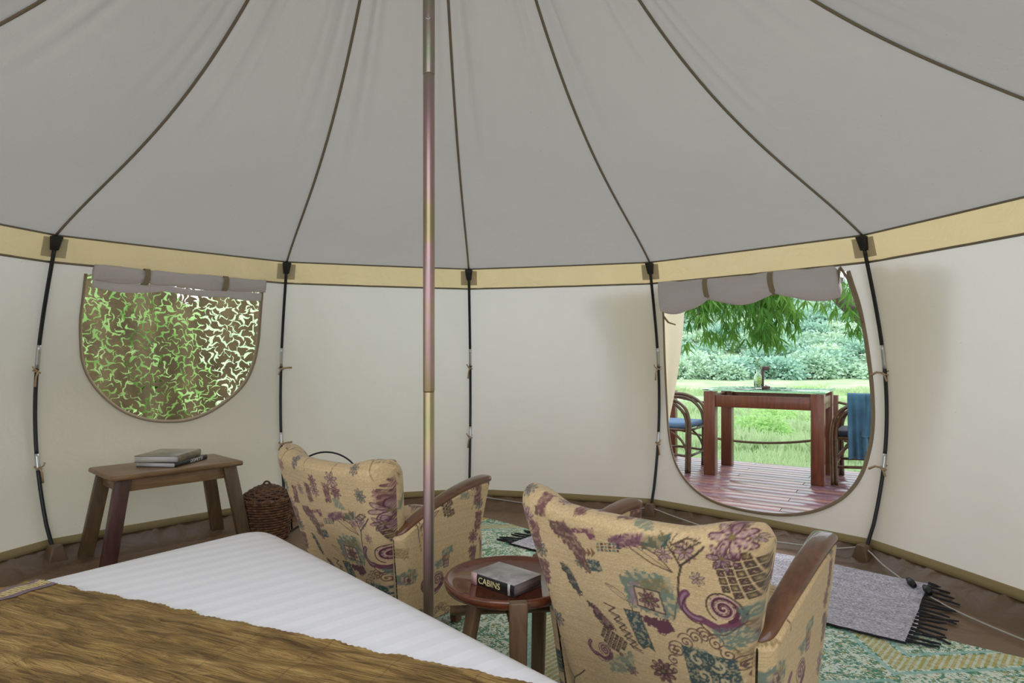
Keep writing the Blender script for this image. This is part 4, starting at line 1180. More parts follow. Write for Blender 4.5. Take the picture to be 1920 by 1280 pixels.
for ang in (-84, 5):
    a = math.radians(ang); c, s_ = math.cos(a), math.sin(a)
    q = MB(); q.tube([(-0.19 * c, -0.19 * s_, 0.30), (0.19 * c, 0.19 * s_, 0.30)], 0.016, 4, up=(0, 0, 1)); q.build('brace', M['wood_table_leg'], tt)
cb_rz = math.atan2(-0.117, 0.132)
b3, s3 = book('thick grey book with CABINS on its spine lying on the tray table', (-0.005 - 0.012, 1.955 - 0.052 + 0.015, ZR + 0.0065), cb_rz, 0.178, 0.126, 0.037, M['cover_cabins'], M['cover_black'], M['pages_dark'], 0.002)
link('lettering', text_mesh('CABINS', 0.027, 'lettering'), M['gilt'], s3, loc=(-0.012, -0.0668, 0.0175), rot=(PI / 2, 0, 0))
q = MB(); q.box((-0.077, -0.0645, 0.0185), (0.024, 0.004, 0.036)); q.build('end_strip', M['pink_strip'], b3)
for xx in (0.066, 0.071): 
    q = MB(); q.box((xx, -0.0655, 0.0185), (0.002, 0.003, 0.034)); q.build('spine_line', M['white_ink'], b3)

# ------------------------------------------------------------------ cord with plugs lying along the foot of the wall
cord = thing('cord', 'thin grey cord with black connectors running along the foot of the wall', 'cord', tuple(wall_v(29.6, 0, -0.1)))
o0 = cord.location.copy()
def cpt(a, z, off): return wall_v(a, z, off) - Vector(o0)
path = [(-1, 0.085, -0.03), (6, 0.06, -0.035), (14, 0.04, -0.06), (22, 0.045, -0.07), (26, 0.05, -0.07), (29.6, 0.075, -0.06), (34, 0.05, -0.06), (42, 0.03, -0.11), (50, 0.035, -0.10), (57, 0.055, -0.07), (60.4, 0.085, -0.06), (64, 0.05, -0.09), (68.5, 0.028, -0.14)]
q = MB(); q.tube([tuple(cpt(*p)) for p in smooth_line(path, 5)], 0.0042, 6); q.build('cable', M['cord'], cord, True)
q = MB(); q.tube([tuple(cpt(*p)) for p in smooth_line([(71.5, 0.022, -0.16), (76, 0.018, -0.19), (82, 0.02, -0.20), (90, 0.02, -0.18)], 5)], 0.0042, 6); q.build('cable', M['cord'], cord, True)
for a0_, a1_, o_ in ((68.3, 69.6, -0.145), (70.6, 71.8, -0.155)):
    q = MB(); q.tube([tuple(cpt(a0_, 0.05, o_)), tuple(cpt((a0_ + a1_) / 2, 0.045, o_ - 0.01)), tuple(cpt(a1_, 0.04, o_ - 0.02))], [0.010, 0.017, 0.012], 10); q.build('connector', M['black_plastic'], cord, True)

# ------------------------------------------------------------------ outdoors: deck
DZ = 0.05
EU = Vector((0.8375, -0.5465, 0)); EV = Vector((0.5465, 0.8375, 0))     # along the deck edge / outward
E0 = Vector((1.72, 6.72, 0))                                            # a point on the outer edge
def mat_deck(k):
    q = NT('wet_red_decking_%d' % k)
    n = q.noise(q.coords('Object', (2, 30, 10)), 1, 4, 0.6, 0.5)
    a = [(srgb(96, 62, 64), srgb(132, 92, 92)), (srgb(104, 66, 62), srgb(142, 98, 90)), (srgb(88, 58, 66), srgb(124, 90, 96))][k]
    q.set(color=q.ramp(n, [(0.3, a[0]), (0.7, a[1])]), rough=0.3, spec=0.6, coat=0.3, coatr=0.2, normal=q.bump(n, 0.03, 0.002)); return q.m
DK = [mat_deck(k) for k in range(3)]
deck = thing('deck', 'dark red hardwood deck outside the large open window', kind='structure', loc=tuple(E0), rz=math.atan2(EU.y, EU.x))
dr = random.Random(2)
pw = 0.118; shared = {}
def deck_runs(j):
    """stretches of row j that lie outside the tent"""
    y = -pw * (j + 0.5); runs = []; start = None
    for k in range(-19, 43):
        x = k * 0.1; w = E0 + EU * x + EV * y
        out = math.hypot(w.x - CX, w.y - CY) > 2.74
        if out and start is None: start = x
        if not out and start is not None: runs.append((start, x - 0.1)); start = None
    if start is not None: runs.append((start, 4.2))
    return runs
for j in range(24):
    cut = 0.9 + (j % 3) * 0.55
    for (r0, r1) in deck_runs(j):
        for (x0, x1) in ((r0, min(r1, cut)), (max(r0, cut), r1)):
            if x1 - x0 < 0.12: continue
            key = (round(x1 - x0, 2), (j + int(x0 > 0)) % 3)
            if key not in shared:
                q = MB(); L = x1 - x0 - 0.004; q.box((L / 2, 0, -0.014), (L, pw - 0.006, 0.028)); shared[key] = q.mesh('plank'); shared[key].materials.append(DK[key[1]])
            o = link('plank', shared[key], None, deck, bevel=0.002); o.location = (x0, -pw * (j + 0.5), DZ - 0.001 * dr.random())
q = MB()
for x in (-1.6, -0.6, 0.4, 1.4, 2.4, 3.4): q.box((x, -0.75, -0.03), (0.08, 1.4, 0.10))
o = q.build('joists', M['wood_out'], deck); o['kind'] = 'stuff'

# ---- glass-topped table
TC = Vector((2.337, 5.62, DZ)); tb_rz = math.atan2(EU.y, EU.x)
M['glass'] = NT('green_edged_glass').set(color=(0.72, 0.93, 0.86, 1), rough=0.02, trans=1.0, ior=1.45).m
tb = thing('dining_table', 'red-brown wooden table with a glass top out on the deck', 'table', tuple(TC), tb_rz)
TX, TY, TH = 0.44, 0.30, 0.755
for sx in (-1, 1):
    for sy in (-1, 1):
        q = MB(); q.box((sx * TX, sy * TY, TH / 2), (0.10, 0.10, TH)); q.build('leg', M['wood_out'], tb, bevel=0.004)
for sy in (-1, 1):
    q = MB(); q.box((0, sy * (TY + 0.02), TH - 0.085), (2 * TX - 0.10, 0.035, 0.105)); q.build('rail', M['wood_out'], tb, bevel=0.003)
for sx in (-1, 1):
    q = MB(); q.box((sx * (TX + 0.02), 0, TH - 0.085), (0.035, 2 * TY - 0.10, 0.105)); q.build('rail', M['wood_out'], tb, bevel=0.003)
for sx in (-1, 1):
    for sy in (-1, 1):
        q = MB(); q.lathe([(0.012, 0), (0.012, 0.008)], 12, (sx * TX, sy * TY, TH)); q.build('glass_pad', M['silver'], tb)
q = MB(); q.box((0, 0, TH + 0.014), (2 * TX + 0.13, 2 * TY + 0.13, 0.012)); q.build('glass_top', M['glass'], tb, bevel=0.002)

def on_table(x, y, z=0.0):
    v = Matrix.Rotation(tb_rz, 3, 'Z') @ Vector((x, y, 0)); return (TC.x + v.x, TC.y + v.y, TC.z + TH + 0.0205 + z)
M['bottle_glass'] = NT('clear_bottle_glass').set(color=(0.93, 0.98, 0.96, 1), rough=0.03, trans=1.0, ior=1.4).m
M['leaf_label'] = plain('leaf_green_print', srgb(150, 178, 70), 0.6)
M['sprig'] = plain('sprig_leaf', srgb(88, 120, 58), 0.6)
bt = thing('bottle', 'clear glass bottle with a leaf motif and a green sprig on the deck table', 'bottle', on_table(-0.085, -0.05), 0)
q = MB(); q.lathe([(0.0, 0.0), (0.030, 0.0), (0.033, 0.006), (0.033, 0.105), (0.028, 0.125), (0.014, 0.142), (0.012, 0.175), (0.014, 0.178), (0.012, 0.182), (0.010, 0.178), (0.010, 0.142), (0.025, 0.122), (0.029, 0.10), (0.029, 0.01), (0.0, 0.008)], 28); q.build('glass_body', M['bottle_glass'], bt, True)
q = MB()
for s in (-1, 1):
    for k in range(4):
        a0 = -PI / 2; z = 0.03 + 0.02 * k
        pts = []
        for m_ in range(5):
            ang = a0 + s * 0.19 * m_; pts.append((0.0345 * math.cos(ang), 0.0345 * math.sin(ang), z + 0.0075 * m_))
        q.tube(pts, [0.003, 0.004, 0.004, 0.003, 0.001], 5)
q.tube([(0, -0.0345, 0.02), (0, -0.0345, 0.11)], 0.002, 5)
o = q.build('leaf_motif', M['leaf_label'], bt, True)
q = MB(); q.tube([(0, 0, 0.01), (0.004, 0, 0.12), (0.0, 0, 0.27)], 0.002, 5)
for k in range(10):
    a = k * 2.4; z0 = 0.17 + 0.011 * k
    d = Vector((math.cos(a), math.sin(a), 0))
    q.tube([tuple(Vector((0, 0, z0))), tuple(d * 0.04 + Vector((0, 0, z0 + 0.02))), tuple(d * 0.085 + Vector((0, 0, z0 - 0.02)))], [0.002, 0.008, 0.001], 5, flat=0.25)
q.build('sprig', M['sprig'], bt, True)
M['dark_wood'] = plain('dark_brown_wood', srgb(66, 40, 32), 0.5)
ho = thing('candle_holder', 'dark wooden bracket-shaped candle holder beside the bottle', 'holder', on_table(-0.055, 0.055), tb_rz * 0)
q = MB(); q.box((0.012, 0, 0.010), (0.075, 0.06, 0.02)); q.build('foot', M['dark_wood'], ho, bevel=0.003)
q = MB(); q.box((-0.012, 0, 0.105), (0.020, 0.03, 0.17)); q.build('stem', M['dark_wood'], ho, bevel=0.003)
q = MB(); q.box((0.016, 0, 0.185), (0.062, 0.05, 0.035)); q.build('arm', M['dark_wood'], ho, bevel=0.004)
q = MB(); q.lathe([(0.0, 0.02), (0.016, 0.02), (0.016, 0.034), (0.0, 0.034)], 16, (0.03, 0, 0)); q.build('tea_light', M['white_ink'], ho, True)

# ---- rattan armchairs
M['rattan'] = mat_wood('dark_rattan', srgb(66, 46, 30), srgb(112, 80, 50), 0.35, (20, 20, 20), 0.2)
M['cushion'] = plain('blue_seat_cushion', srgb(86, 112, 140), 0.85)
M['cushion_dark'] = plain('dark_seat_cushion', srgb(44, 46, 54), 0.85)
def rattan_chair(label, loc, rz, cush):
    t_ = thing('rattan_chair', label, 'chair', loc, rz, 'rattan chairs on the deck')
    # local +y faces the table. arms: a pair of hoops on each side running from front foot over the arm to the back foot
    for sx in (-1, 1):
        for off in (0.0, 0.028):
            x = sx * (0.265 - off * 0.2)
            pts = [(x, 0.25 - off, 0.0), (x, 0.255 - off, 0.30), (x, 0.25 - off, 0.48), (x * 1.03, 0.20 - off, 0.61 - off), (x * 1.05, 0.06, 0.685 - off), (x * 1.05, -0.10, 0.70 - off), (x * 0.99, -0.22, 0.715 - off)]
            q = MB(); q.tube([tuple(p) for p in smooth_line(pts, 5)], 0.0155, 8); q.build('arm_hoop', M['rattan'], t_, True)
        q = MB(); q.tube([(sx * 0.235, -0.23, 0.0), (sx * 0.24, -0.235, 0.4), (sx * 0.25, -0.26, 0.72)], 0.0155, 8); q.build('back_leg', M['rattan'], t_, True)
        q = MB(); q.tube([tuple(p) for p in smooth_line([(sx * 0.255, 0.24, 0.13), (sx * 0.252, 0.19, 0.27), (sx * 0.25, 0.08, 0.365), (sx * 0.25, -0.02, 0.375), (sx * 0.245, -0.14, 0.33), (sx * 0.24, -0.22, 0.15)], 5)], 0.011, 8); q.build('side_arch', M['rattan'], t_, True)
        q = MB(); q.tube([(sx * 0.256, 0.24, 0.15), (sx * 0.25, 0.0, 0.165), (sx * 0.238, -0.23, 0.15)], 0.012, 8); q.build('side_rail', M['rattan'], t_, True)
    q = MB(); q.tube([tuple(p) for p in smooth_line([(0.262, -0.21, 0.715), (0.22, -0.29, 0.735), (0.10, -0.325, 0.745), (-0.10, -0.325, 0.745), (-0.22, -0.29, 0.735), (-0.262, -0.21, 0.715)], 5)], 0.017, 8); q.build('back_rail', M['rattan'], t_, True)
    for k in range(5):
        x = -0.16 + 0.08 * k; q = MB(); q.tube([(x, -0.25, 0.42), (x * 1.05, -0.30, 0.60), (x * 1.05, -0.315, 0.74)], 0.008, 7); q.build('spindle', M['rattan'], t_, True)
    for y in (0.245, -0.235):
        q = MB(); q.tube([(-0.25, y, 0.15), (0.25, y, 0.15)], 0.012, 8); q.build('cross_rail', M['rattan'], t_, True)
        q = MB(); q.tube([(-0.25, y, 0.39), (0.25, y, 0.39)], 0.013, 8); q.build('seat_rail', M['rattan'], t_, True)
    for x in (-0.25, 0.25):
        q = MB(); q.tube([(x, -0.235, 0.39), (x, 0.245, 0.39)], 0.013, 8); q.build('seat_rail', M['rattan'], t_, True)
    q = MB(); q.box((0, 0.005, 0.425), (0.47, 0.46, 0.055)); q.build('cushion', cush, t_, bevel=0.02)
    return t_
rot_face = math.atan2(EU.y, EU.x) - PI / 2            # local +y along EU
rattan_chair('rattan armchair with a blue seat cushion at the left end of the deck table', (1.56, 6.02, DZ), rot_face, M['cushion'])
rattan_chair('rattan armchair at the right end of the deck table, hung with a blue cloth', (3.02, 5.22, DZ), rot_face + PI, M['cushion_dark'])

# ---- blue cloth over the arm of the right-hand chair
def mat_cloth():
    q = NT('blue_teal_cloth')
    n = q.noise(q.coords('Object'), 7, 3, 0.5); q.set(color=q.ramp(n, [(0.3, srgb(30, 64, 82)), (0.7, srgb(54, 96, 116))]), rough=0.9, sheen=0.2); return q.m
M['cloth'] = mat_cloth()
# chair arm nearest the viewer: local x = +0.27 of the turned chair
arm_w = Vector((3.02, 5.22, 0)) + Matrix.Rotation(rot_face + PI, 3, 'Z') @ Vector((-0.275, -0.03, 0))
ax = (Matrix.Rotation(rot_face + PI, 3, 'Z') @ Vector((0, 1, 0))); an = (Matrix.Rotation(rot_face + PI, 3, 'Z') @ Vector((-1, 0, 0)))
jk = thing('draped_cloth', 'blue-green cloth draped over the arm of the right-hand rattan chair', 'cloth', (arm_w.x, arm_w.y, DZ), math.atan2(an.y, an.x))
# local x = outward from the chair (towards the viewer), local y = along the arm
def drape(name, y0, y1, zin, zout, sway, seed, th=0.006):
    nu, nv = 26, 44; V = []; r_ = random.Random(seed); ph = r_.random() * 6
    Lo, Li = 0.735 - zout, 0.735 - zin; tot = Lo + Li + 0.075
    for layer in (0, th):
        for i in range(nu):
            s = i / (nu - 1)
            for j in range(nv):
                d = tot * j / (nv - 1)
                if d < Lo: x, z, k = 0.030, zout + d, 1 - d / Lo
                elif d < Lo + 0.075:
                    a = (d - Lo) / 0.075 * PI; x, z, k = 0.030 * math.cos(a), 0.735 + 0.030 * math.sin(a), 0
                else: x, z, k = -0.030, 0.735 - (d - Lo - 0.075), (d - Lo - 0.075) / Li
                sg = 1 if d < Lo + 0.037 else -1
                spread_ = 1 + sway * k
                y = (y0 + y1) / 2 + (s - 0.5) * (y1 - y0) * spread_ + 0.03 * k * math.sin(ph)
                x += sg * (0.020 * (0.25 + k) * math.sin(s * 15 + ph) + 0.03 * k * (0.5 + 0.5 * math.sin(s * 9 + ph)) + layer)
                V.append((x, y, z + (layer if abs(d - Lo - 0.037) < 0.03 else 0)))
    G = grid_faces(nu, nv); b = nu * nv
    F = [tuple(f) for f in G] + [tuple(int(v) + b for v in f[::-1]) for f in G]
    rim = [i * nv for i in range(nu)] + [(nu - 1) * nv + j for j in range(1, nv)] + [i * nv + nv - 1 for i in range(nu - 2, -1, -1)] + [j for j in range(nv - 2, 0, -1)]
    F += [(rim[k], rim[(k + 1) % len(rim)], rim[(k + 1) % len(rim)] + b, rim[k] + b) for k in range(len(rim))]
    return link(name, raw_mesh(name, V, F), M['cloth'], jk, True)
drape('long_fold', -0.17, -0.04, 0.50, 0.24, 0.15, 1)
drape('short_fold', -0.05, 0.07, 0.45, 0.42, 0.5, 5)

# ---- rope rail on the deck edge
M['rope'] = plain('weathered_rope', srgb(104, 84, 62), 0.9)
rl = thing('rope_rail', 'rope strung between dark posts along the far edge of the deck', 'railing', tuple(E0), math.atan2(EU.y, EU.x))
px = [-1.49, 0.05, 1.59, 3.13]
for x in px:
    q = MB(); q.box((x, -0.07, 0.36), (0.085, 0.085, 0.80)); q.build('post', M['wood_out'], rl, bevel=0.004)
for z, sag in ((0.70, 0.085), (0.36, 0.10)):
    for a_, b_ in zip(px, px[1:]):
        q = MB(); q.tube([(a_ + (b_ - a_) * k / 20, -0.07, z - sag * (1 - (2 * k / 20 - 1) ** 2)) for k in range(21)], 0.012, 8); q.build('rope', M['rope'], rl, True)

# ------------------------------------------------------------------ land: meadow, river, hill
def terrain_z(x, y):
    z = -0.42 - 0.035 * np.clip(y - 7, 0, 26) + 0.05 * np.sin(x * 0.7) * np.sin(y * 0.5)
    far = np.clip(y - 42, 0, None)
    z = z + 0.022 * np.clip(far, 0, 22) + 0.34 * np.clip(y - 62 - 3.0 * np.sin(x * 0.09), 0, 90) * (0.85 + 0.15 * np.sin(x * 0.05 + 1))
    z = z + np.clip(np.abs(x - 5) - 90, 0, 100) * 0.0
    return z
def mat_land():
    q = NT('meadow_and_slope')
    v = q.coords('Object')
    n = q.noise(v, 0.5, 5, 0.6); n2 = q.noise(v, 3.0, 4, 0.6)
    c = q.ramp(n, [(0.3, srgb(134, 166, 116)), (0.5, srgb(168, 188, 138)), (0.7, srgb(204, 206, 170))])
    c = q.mix(q.math('MULTIPLY', n2, 0.5), c, srgb(126, 160, 116))
    # pale neutral ground added round the tent so bounced light is not green
    x, y, _ = q.sep(v)
    d2 = q.math('SQRT', q.math('ADD', q.math('POWER', q.math('ADD', x, 0.28), 2.0), q.math('POWER', q.math('SUBTRACT', y, 0.2), 2.0)))
    c = q.mix(q.ramp(q.math('DIVIDE', q.math('ADD', d2, q.math('MULTIPLY', n, 2.0)), 10.0), [(0.72, (1, 1, 1, 1)), (0.8, (0, 0, 0, 1))]), c, q.ramp(n2, [(0.3, srgb(176, 164, 150)), (0.7, srgb(202, 192, 178))]))
    q.set(color=c, rough=0.95); return q.m
M['land'] = mat_land()
xs = np.concatenate([np.linspace(-60, -6, 16), np.linspace(-5, 60, 70), np.linspace(64, 140, 12)])
ys = np.concatenate([np.linspace(-40, 5, 14), np.linspace(6, 60, 70), np.linspace(62, 150, 50)])
X, Y = np.meshgrid(xs, ys, indexing='ij')
Zt = terrain_z(X, Y)
inside = np.hypot(X - CX, Y - CY) < 4.5
Zt = np.where(inside, np.minimum(Zt, -0.25), Zt)
tag(link('ground', raw_mesh('ground', np.stack([X, Y, Zt], -1).reshape(-1, 3), grid_faces(len(xs), len(ys))), M['land'], None, True), 'grassy meadow and slope beyond the deck', kind='structure')
def mat_river():
    q = NT('pale_river'); n = q.noise(q.coords('Object', (0.3, 4, 1)), 1, 3, 0.5)
    q.set(color=srgb(150, 156, 150), rough=0.18, spec=0.6, normal=q.bump(n, 0.15, 0.05)); return q.m
V = []
for i in range(60):
    x = -20 + 100 * i / 59; c = 36 + 0.6 * math.sin(x * 0.3)
    V += [(x, c - 1.7 + 0.3 * math.sin(x), -1.40), (x, c + 1.9 + 0.3 * math.cos(x * 0.7), -1.36)]
o = link('river', raw_mesh('river', V, grid_faces(60, 2)), mat_river()); tag(o, 'pale strip of river crossing the meadow', kind='structure')

# ---- leaf materials
def mat_leaf(name, c1, c2, tr=0.35):
    q = NT(name)
    oi = q.node('ShaderNodeObjectInfo').outputs['Random']
    n = q.noise(q.coords('Object'), 2.2, 3, 0.6)
    f = q.math('ADD', q.math('MULTIPLY', oi, 0.5), q.math('MULTIPLY', n, 0.6))
    c = q.ramp(f, [(0.2, c1), (0.8, c2)])
    d = q.node('ShaderNodeBsdfDiffuse', {'Color': c}); t = q.node('ShaderNodeBsdfTranslucent', {'Color': c})
    mx = q.node('ShaderNodeMixShader', {0: tr, 1: d.outputs[0], 2: t.outputs[0]})
    q.t.links.new(mx.outputs[0], q.out.inputs[0]); return q.m
M['bamboo_leaf'] = mat_leaf('bamboo_leaf', srgb(66, 110, 48), srgb(112, 152, 72))
M['shrub_leaf'] = mat_leaf('hill_shrub_leaf', srgb(160, 200, 182), srgb(210, 230, 198), 0.12)  # haze over the hillside is put into this pale minty leaf colour
M['near_leaf'] = mat_leaf('bright_leaf', srgb(160, 204, 124), srgb(206, 230, 168))
M['grass'] = mat_leaf('grass_blade', srgb(158, 190, 138), srgb(204, 216, 172), 0.3)
M['bark'] = mat_wood('grey_bark', srgb(92, 86, 80), srgb(140, 132, 122), 0.9, (8, 8, 20), 0, 0.6)

nprs = np.random.RandomState(11)
def leaf_cloud(P, D, L, W, droop=0.0):
    """kite-shaped leaves: P base points, D directions (n,3), L lengths, W half widths"""
    n = len(P)
    D = D / np.linalg.norm(D, axis=1, keepdims=True)
    R = nprs.normal(size=(n, 3)); S = np.cross(D, R); S /= np.linalg.norm(S, axis=1, keepdims=True)
    mid = P + D * (L * 0.4)[:, None]; tip = P + D * L[:, None]; tip[:, 2] -= droop * L
    V = np.stack([P, mid + S * W[:, None], tip, mid - S * W[:, None]], 1).reshape(-1, 3)
    F = np.arange(4 * n).reshape(-1, 4)
    return V, F

def shrub_mesh(n, leaf, flat=0.75, lobes=9):
    """rounded bush of unit radius made of lobes of leaves"""
    P = []
    for k in range(lobes):
        a = nprs.rand() * 2 * PI; e = nprs.rand() * 0.9; r_ = 0.55
        c = np.array([r_ * math.cos(a) * math.cos(e), r_ * math.sin(a) * math.cos(e), 0.25 + 0.5 * math.sin(e) * flat])
        m = n // lobes
        d = nprs.normal(size=(m, 3)); d /= np.linalg.norm(d, axis=1, keepdims=True)
        P.append((c + d * (0.40 + 0.08 * nprs.normal(size=(m, 1))), d))
    pos = np.concatenate([p for p, d in P]); dr_ = np.concatenate([d for p, d in P])
    keep = pos[:, 2] > -0.1; pos, dr_ = pos[keep], dr_[keep]
    m = len(pos)
    dr_ = dr_ + nprs.normal(size=(m, 3)) * 0.5
    L = leaf * (0.7 + 0.6 * nprs.rand(m)); V, F = leaf_cloud(pos, dr_, L, L * 0.32, 0.2)
    return raw_mesh('foliage', V, F)
protos = [shrub_mesh(2600, 0.17, 0.8, 9 + k) for k in range(4)]
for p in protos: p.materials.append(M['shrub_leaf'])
hr = random.Random(21)
cnt = 0
spots = []
for row in range(15):
    y0 = 63 + 4.2 * row
    for k in range(26):
        x = y0 * (0.20 + 0.46 * (k + hr.uniform(-0.4, 0.4)) / 25)
        spots.append((x, y0 + hr.uniform(-1.8, 1.8), hr.uniform(1.5, 2.9)))
hr.shuffle(spots)
for (x, y, s) in spots[:280]:
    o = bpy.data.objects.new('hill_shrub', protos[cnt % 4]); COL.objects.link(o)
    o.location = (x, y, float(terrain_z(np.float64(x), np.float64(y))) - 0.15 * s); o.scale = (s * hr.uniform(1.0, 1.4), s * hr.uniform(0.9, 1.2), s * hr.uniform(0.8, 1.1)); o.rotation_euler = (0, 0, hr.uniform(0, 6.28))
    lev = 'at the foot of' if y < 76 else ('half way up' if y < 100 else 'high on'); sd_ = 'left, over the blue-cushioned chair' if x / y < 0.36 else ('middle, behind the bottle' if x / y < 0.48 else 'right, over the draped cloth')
    tag(o, 'green shrub coloured pale for haze %s the hillside, %s' % (lev, sd_), 'shrub', 'shrubs on the far hillside, %s %s' % (lev, sd_.split(',')[0])); cnt += 1
# loose bushes in the meadow below the deck
mb = shrub_mesh(2600, 0.11, 0.8, 10); mb.materials.append(M['near_leaf'])
for (x, y, s, lab) in ((5.35, 13.2, 0.72, 'leafy green bush in the meadow, seen under the deck table'), (7.6, 17.5, 0.8, 'leafy green bush in the meadow, seen between the table legs further right'), (4.3, 24.0, 1.2, 'leafy green bush in the meadow, seen just above the left rattan chair'), (13.2, 27.0, 1.2, 'leafy green bush in the meadow beyond the right-hand rattan chair')):
    o = bpy.data.objects.new('meadow_bush', mb); COL.objects.link(o)
    o.location = (x, y, float(terrain_z(np.float64(x), np.float64(y))) - 0.05); o.scale = (s, s, s * 0.9); o.rotation_euler = (0, 0, x)
    tag(o, lab, 'bush', 'bushes in the meadow')

# ---- meadow grass
n = 70000
yy = 6.0 + 38 * nprs.rand(n) ** 1.7; xx = yy * (0.16 + 0.52 * nprs.rand(n))
ok = ~((yy < E0.y + (xx - E0.x) * (EU.y / EU.x) + 0.25))
ok &= ~((yy > 31) & (yy < 39))
xx, yy = xx[ok], yy[ok]; n = len(xx)
zz = terrain_z(xx, yy)
P = np.stack([xx, yy, zz], -1); D = nprs.normal(size=(n, 3)) * 0.35; D[:, 2] = 1
h = (0.14 + 0.20 * nprs.rand(n)) * (1 + 0.018 * (yy - 7)) ; h *= 0.7 + 0.6 * (np.sin(xx * 1.3) * np.sin(yy * 0.9) > 0)
V, F = leaf_cloud(P, D, h, h * 0.05 + 0.004 * (1 + 0.06 * yy), 0.1)
tag(link('meadow_grass', raw_mesh('grass', V, F), M['grass']), 'long pale grass of the meadow', 'grass', kind='stuff')

# ---- bamboo spray hanging into the view, with the grey limb at its right
tree = thing('bamboo_tree', 'tree with drooping narrow green leaves hanging in front of the hillside', 'tree', (5.25, 8.6, -0.5))
o0 = Vector(tree.location)
q = MB(); q.tube([tuple(Vector(p) - o0) for p in ((6.2, 8.9, -0.5), (5.75, 8.75, 0.8), (5.1, 8.6, 1.50), (4.55, 8.45, 1.88), (3.9, 8.3, 2.5), (3.3, 8.1, 3.2))], [0.17, 0.15, 0.125, 0.11, 0.09, 0.06], 12); q.build('trunk', M['bark'], tree, True)
br = random.Random(8)
def spray(x, y, ztop, zend, n_side, lean):
    """one hanging branchlet: a thin stem with fans of narrow leaves"""
    P0 = Vector((x, y, ztop)); P1 = Vector((x + lean, y + br.uniform(-0.2, 0.2), zend))
    q = MB(); stem_pts = [tuple(P0.lerp(P1, t) + Vector((0.05 * math.sin(3 * t), 0, 0)) - o0) for t in np.linspace(0, 1, 8)]
    q.tube(stem_pts, [0.006 * (1 - 0.7 * t) for t in np.linspace(0, 1, 8)], 5)
    b = q.build('branch', M['bark'], tree, True)
    base, dirs = [], []
    for k in range(n_side):
        t = br.random() ** 0.8
        c = P0.lerp(P1, t) + Vector((0.05 * math.sin(3 * t), 0, 0)) + Vector((br.gauss(0, 0.07), br.gauss(0, 0.10), br.gauss(0, 0.05)))
        for m_ in range(5):
            base.append(tuple(c - o0)); dirs.append((br.gauss(0, 0.42), br.gauss(0, 0.42), -1.0 + br.gauss(0, 0.15)))
    Pn, Dn = np.array(base), np.array(dirs); Ln = 0.15 + 0.07 * nprs.rand(len(Pn))
    V, F = leaf_cloud(Pn, Dn, Ln, Ln * 0.055 + 0.0022, 0.0)
    o = link('leaves', raw_mesh('leaves', V, F), M['bamboo_leaf'], b); o['kind'] = 'stuff'
def at(px_, depth): return (px_ - 960) / 1158 * depth
for (pxl, pyl, dep, ns_) in ((1292, 612, 7.6, 16), (1300, 668, 7.4, 22), (1322, 650, 7.8, 24), (1345, 640, 7.5, 18), (1362, 655, 7.9, 14), (1385, 600, 7.7, 20), (1408, 640, 7.5, 30), (1425, 662, 7.9, 34), (1440, 655, 7.6, 34), (1455, 640, 7.8, 26), (1470, 600, 7.4, 20), (1478, 630, 7.7, 14), (1500, 585, 7.8, 6), (1550, 600, 8.0, 6), (1575, 610, 7.7, 6), (1618, 640, 8.0, 5), (1400, 580, 8.2, 24), (1430, 590, 8.3, 26), (1345, 590, 8.2, 20), (1310, 600, 8.4, 16)):
    zend = CAM_H + (672 - pyl) / 1158 * dep + 0.12
    spray(at(pxl, dep), dep, 2.35 + br.uniform(0, 0.3), zend, int(ns_ * 1.7) + 8, br.uniform(-0.08, 0.08))

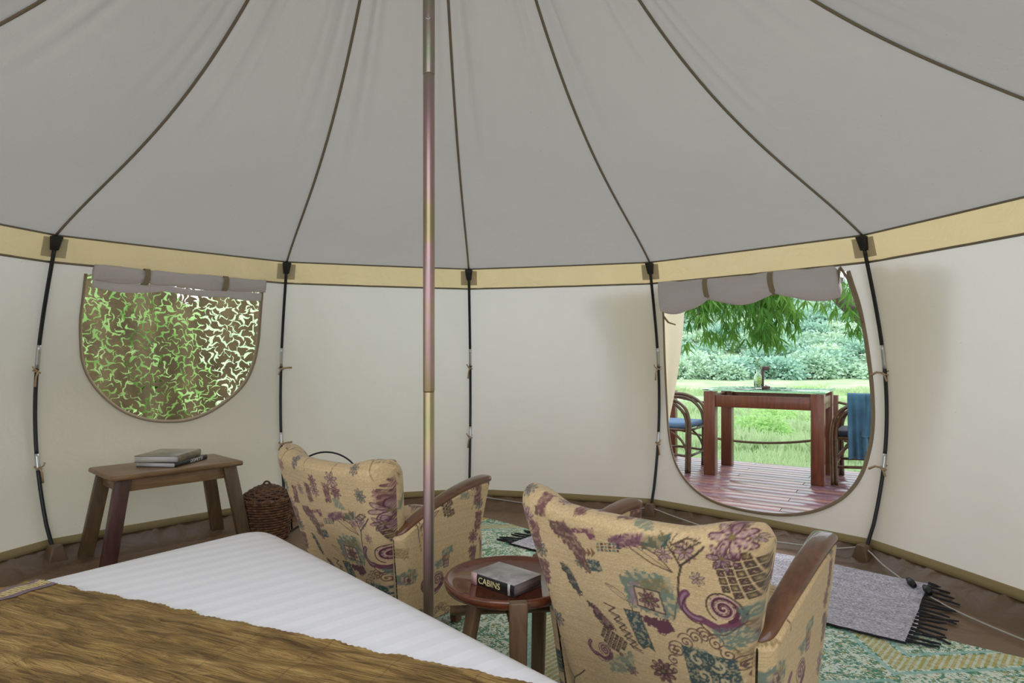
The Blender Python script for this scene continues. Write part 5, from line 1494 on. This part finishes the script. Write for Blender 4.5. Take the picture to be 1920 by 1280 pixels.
# ------------------------------------------------------------------ camouflage net hung outside the half-round window
def mat_net():
    q = NT('brown_net_cloth')
    n = q.noise(q.coords('Object'), 6, 3, 0.5)
    c = q.ramp(n, [(0.3, srgb(92, 80, 52)), (0.7, srgb(122, 106, 72))])
    q.set(color=c, rough=0.8); return q.m
nth = -46.0; nc = wall_v(nth, 1.15, 0.42); nout = Vector((math.sin(math.radians(nth)), math.cos(math.radians(nth)), 0)); ntan = Vector((nout.y, -nout.x, 0))
NW, NH, cs = 2.3, 1.5, 0.0034
gx, gy = int(NW / cs), int(NH / cs)
hole = np.zeros((gx, gy), bool)
nr_ = random.Random(14)
sp = 0.047
for i in range(int(NW / sp) + 1):
    for j in range(int(NH / (sp * 0.86)) + 1):
        cx_ = (i + 0.5 * (j % 2) + nr_.uniform(-0.28, 0.28)) * sp; cy_ = (j + nr_.uniform(-0.28, 0.28)) * sp * 0.86
        ang = nr_.uniform(0, 2 * PI); Lh = nr_.uniform(0.028, 0.040); Am = nr_.choice([-1, 1]) * nr_.uniform(0.010, 0.018)
        big = nr_.random(); Wd = (0.0028 + 0.0025 * nr_.random()) if big < 0.62 else (0.0055 + 0.0045 * nr_.random())
        hook = nr_.random() < 0.45
        x0, x1 = max(int((cx_ - 0.06) / cs), 0), min(int((cx_ + 0.06) / cs), gx); y0, y1 = max(int((cy_ - 0.06) / cs), 0), min(int((cy_ + 0.06) / cs), gy)
        if x1 <= x0 or y1 <= y0: continue
        XX, YY = np.meshgrid((np.arange(x0, x1) + 0.5) * cs - cx_, (np.arange(y0, y1) + 0.5) * cs - cy_, indexing='ij')
        U = (XX * math.cos(ang) + YY * math.sin(ang)) / Lh; Vv = -XX * math.sin(ang) + YY * math.cos(ang)
        curve = Am * np.sin(PI * U) if not hook else Am * 1.6 * (1 - U ** 2)
        w_ = Wd * np.clip(1 - U ** 2, 0, 1) ** 0.7 * (1 + 0.75 * U)
        hole[x0:x1, y0:y1] |= (np.abs(Vv - curve) < w_) & (np.abs(U) < 1)
ii, jj = np.meshgrid(np.arange(gx + 1), np.arange(gy + 1), indexing='ij')
lx = ii * cs - NW / 2; lz = jj * cs - NH / 2
dep = 0.03 * np.sin(lx * 5) + 0.0008 * np.sin(lx * 90 + 2 * np.sin(lz * 70)) * np.sin(lz * 85 + 2 * np.sin(lx * 60)) + 0.02 * np.sin(lx * 23 + 2 * lz)
V = np.stack([nc.x + ntan.x * lx + nout.x * dep, nc.y + ntan.y * lx + nout.y * dep, nc.z + lz], -1).reshape(-1, 3)
a_, b_ = np.nonzero(~hole); s_ = gy + 1
F = np.stack([a_ * s_ + b_, (a_ + 1) * s_ + b_, (a_ + 1) * s_ + b_ + 1, a_ * s_ + b_ + 1], -1)
used = np.zeros(len(V), bool); used[F.ravel()] = True; remap = np.cumsum(used) - 1
net = link('camouflage_net', raw_mesh('net', V[used], remap[F]), mat_net(), None, True)
tag(net, 'brown camouflage netting with curled cut-outs hanging outside the half-round window', 'netting')
# shrubs right behind the net
nb = shrub_mesh(1800, 0.26, 0.8, 9); nb.materials.append(M['near_leaf'])
for k, (dx, dout, s, lab) in enumerate(((-0.95, 1.3, 1.05, 'bright leafy shrub behind the left part of the net'), (0.15, 2.3, 0.95, 'bright leafy shrub behind the middle of the net'))):
    p = nc + ntan * dx + nout * dout
    o = bpy.data.objects.new('garden_shrub', nb); COL.objects.link(o); o.location = (p.x, p.y, -0.35); o.scale = (s, s, s * 2.3); o.rotation_euler = (0, 0, k * 2.0)
    tag(o, lab, 'shrub', 'shrubs behind the net')
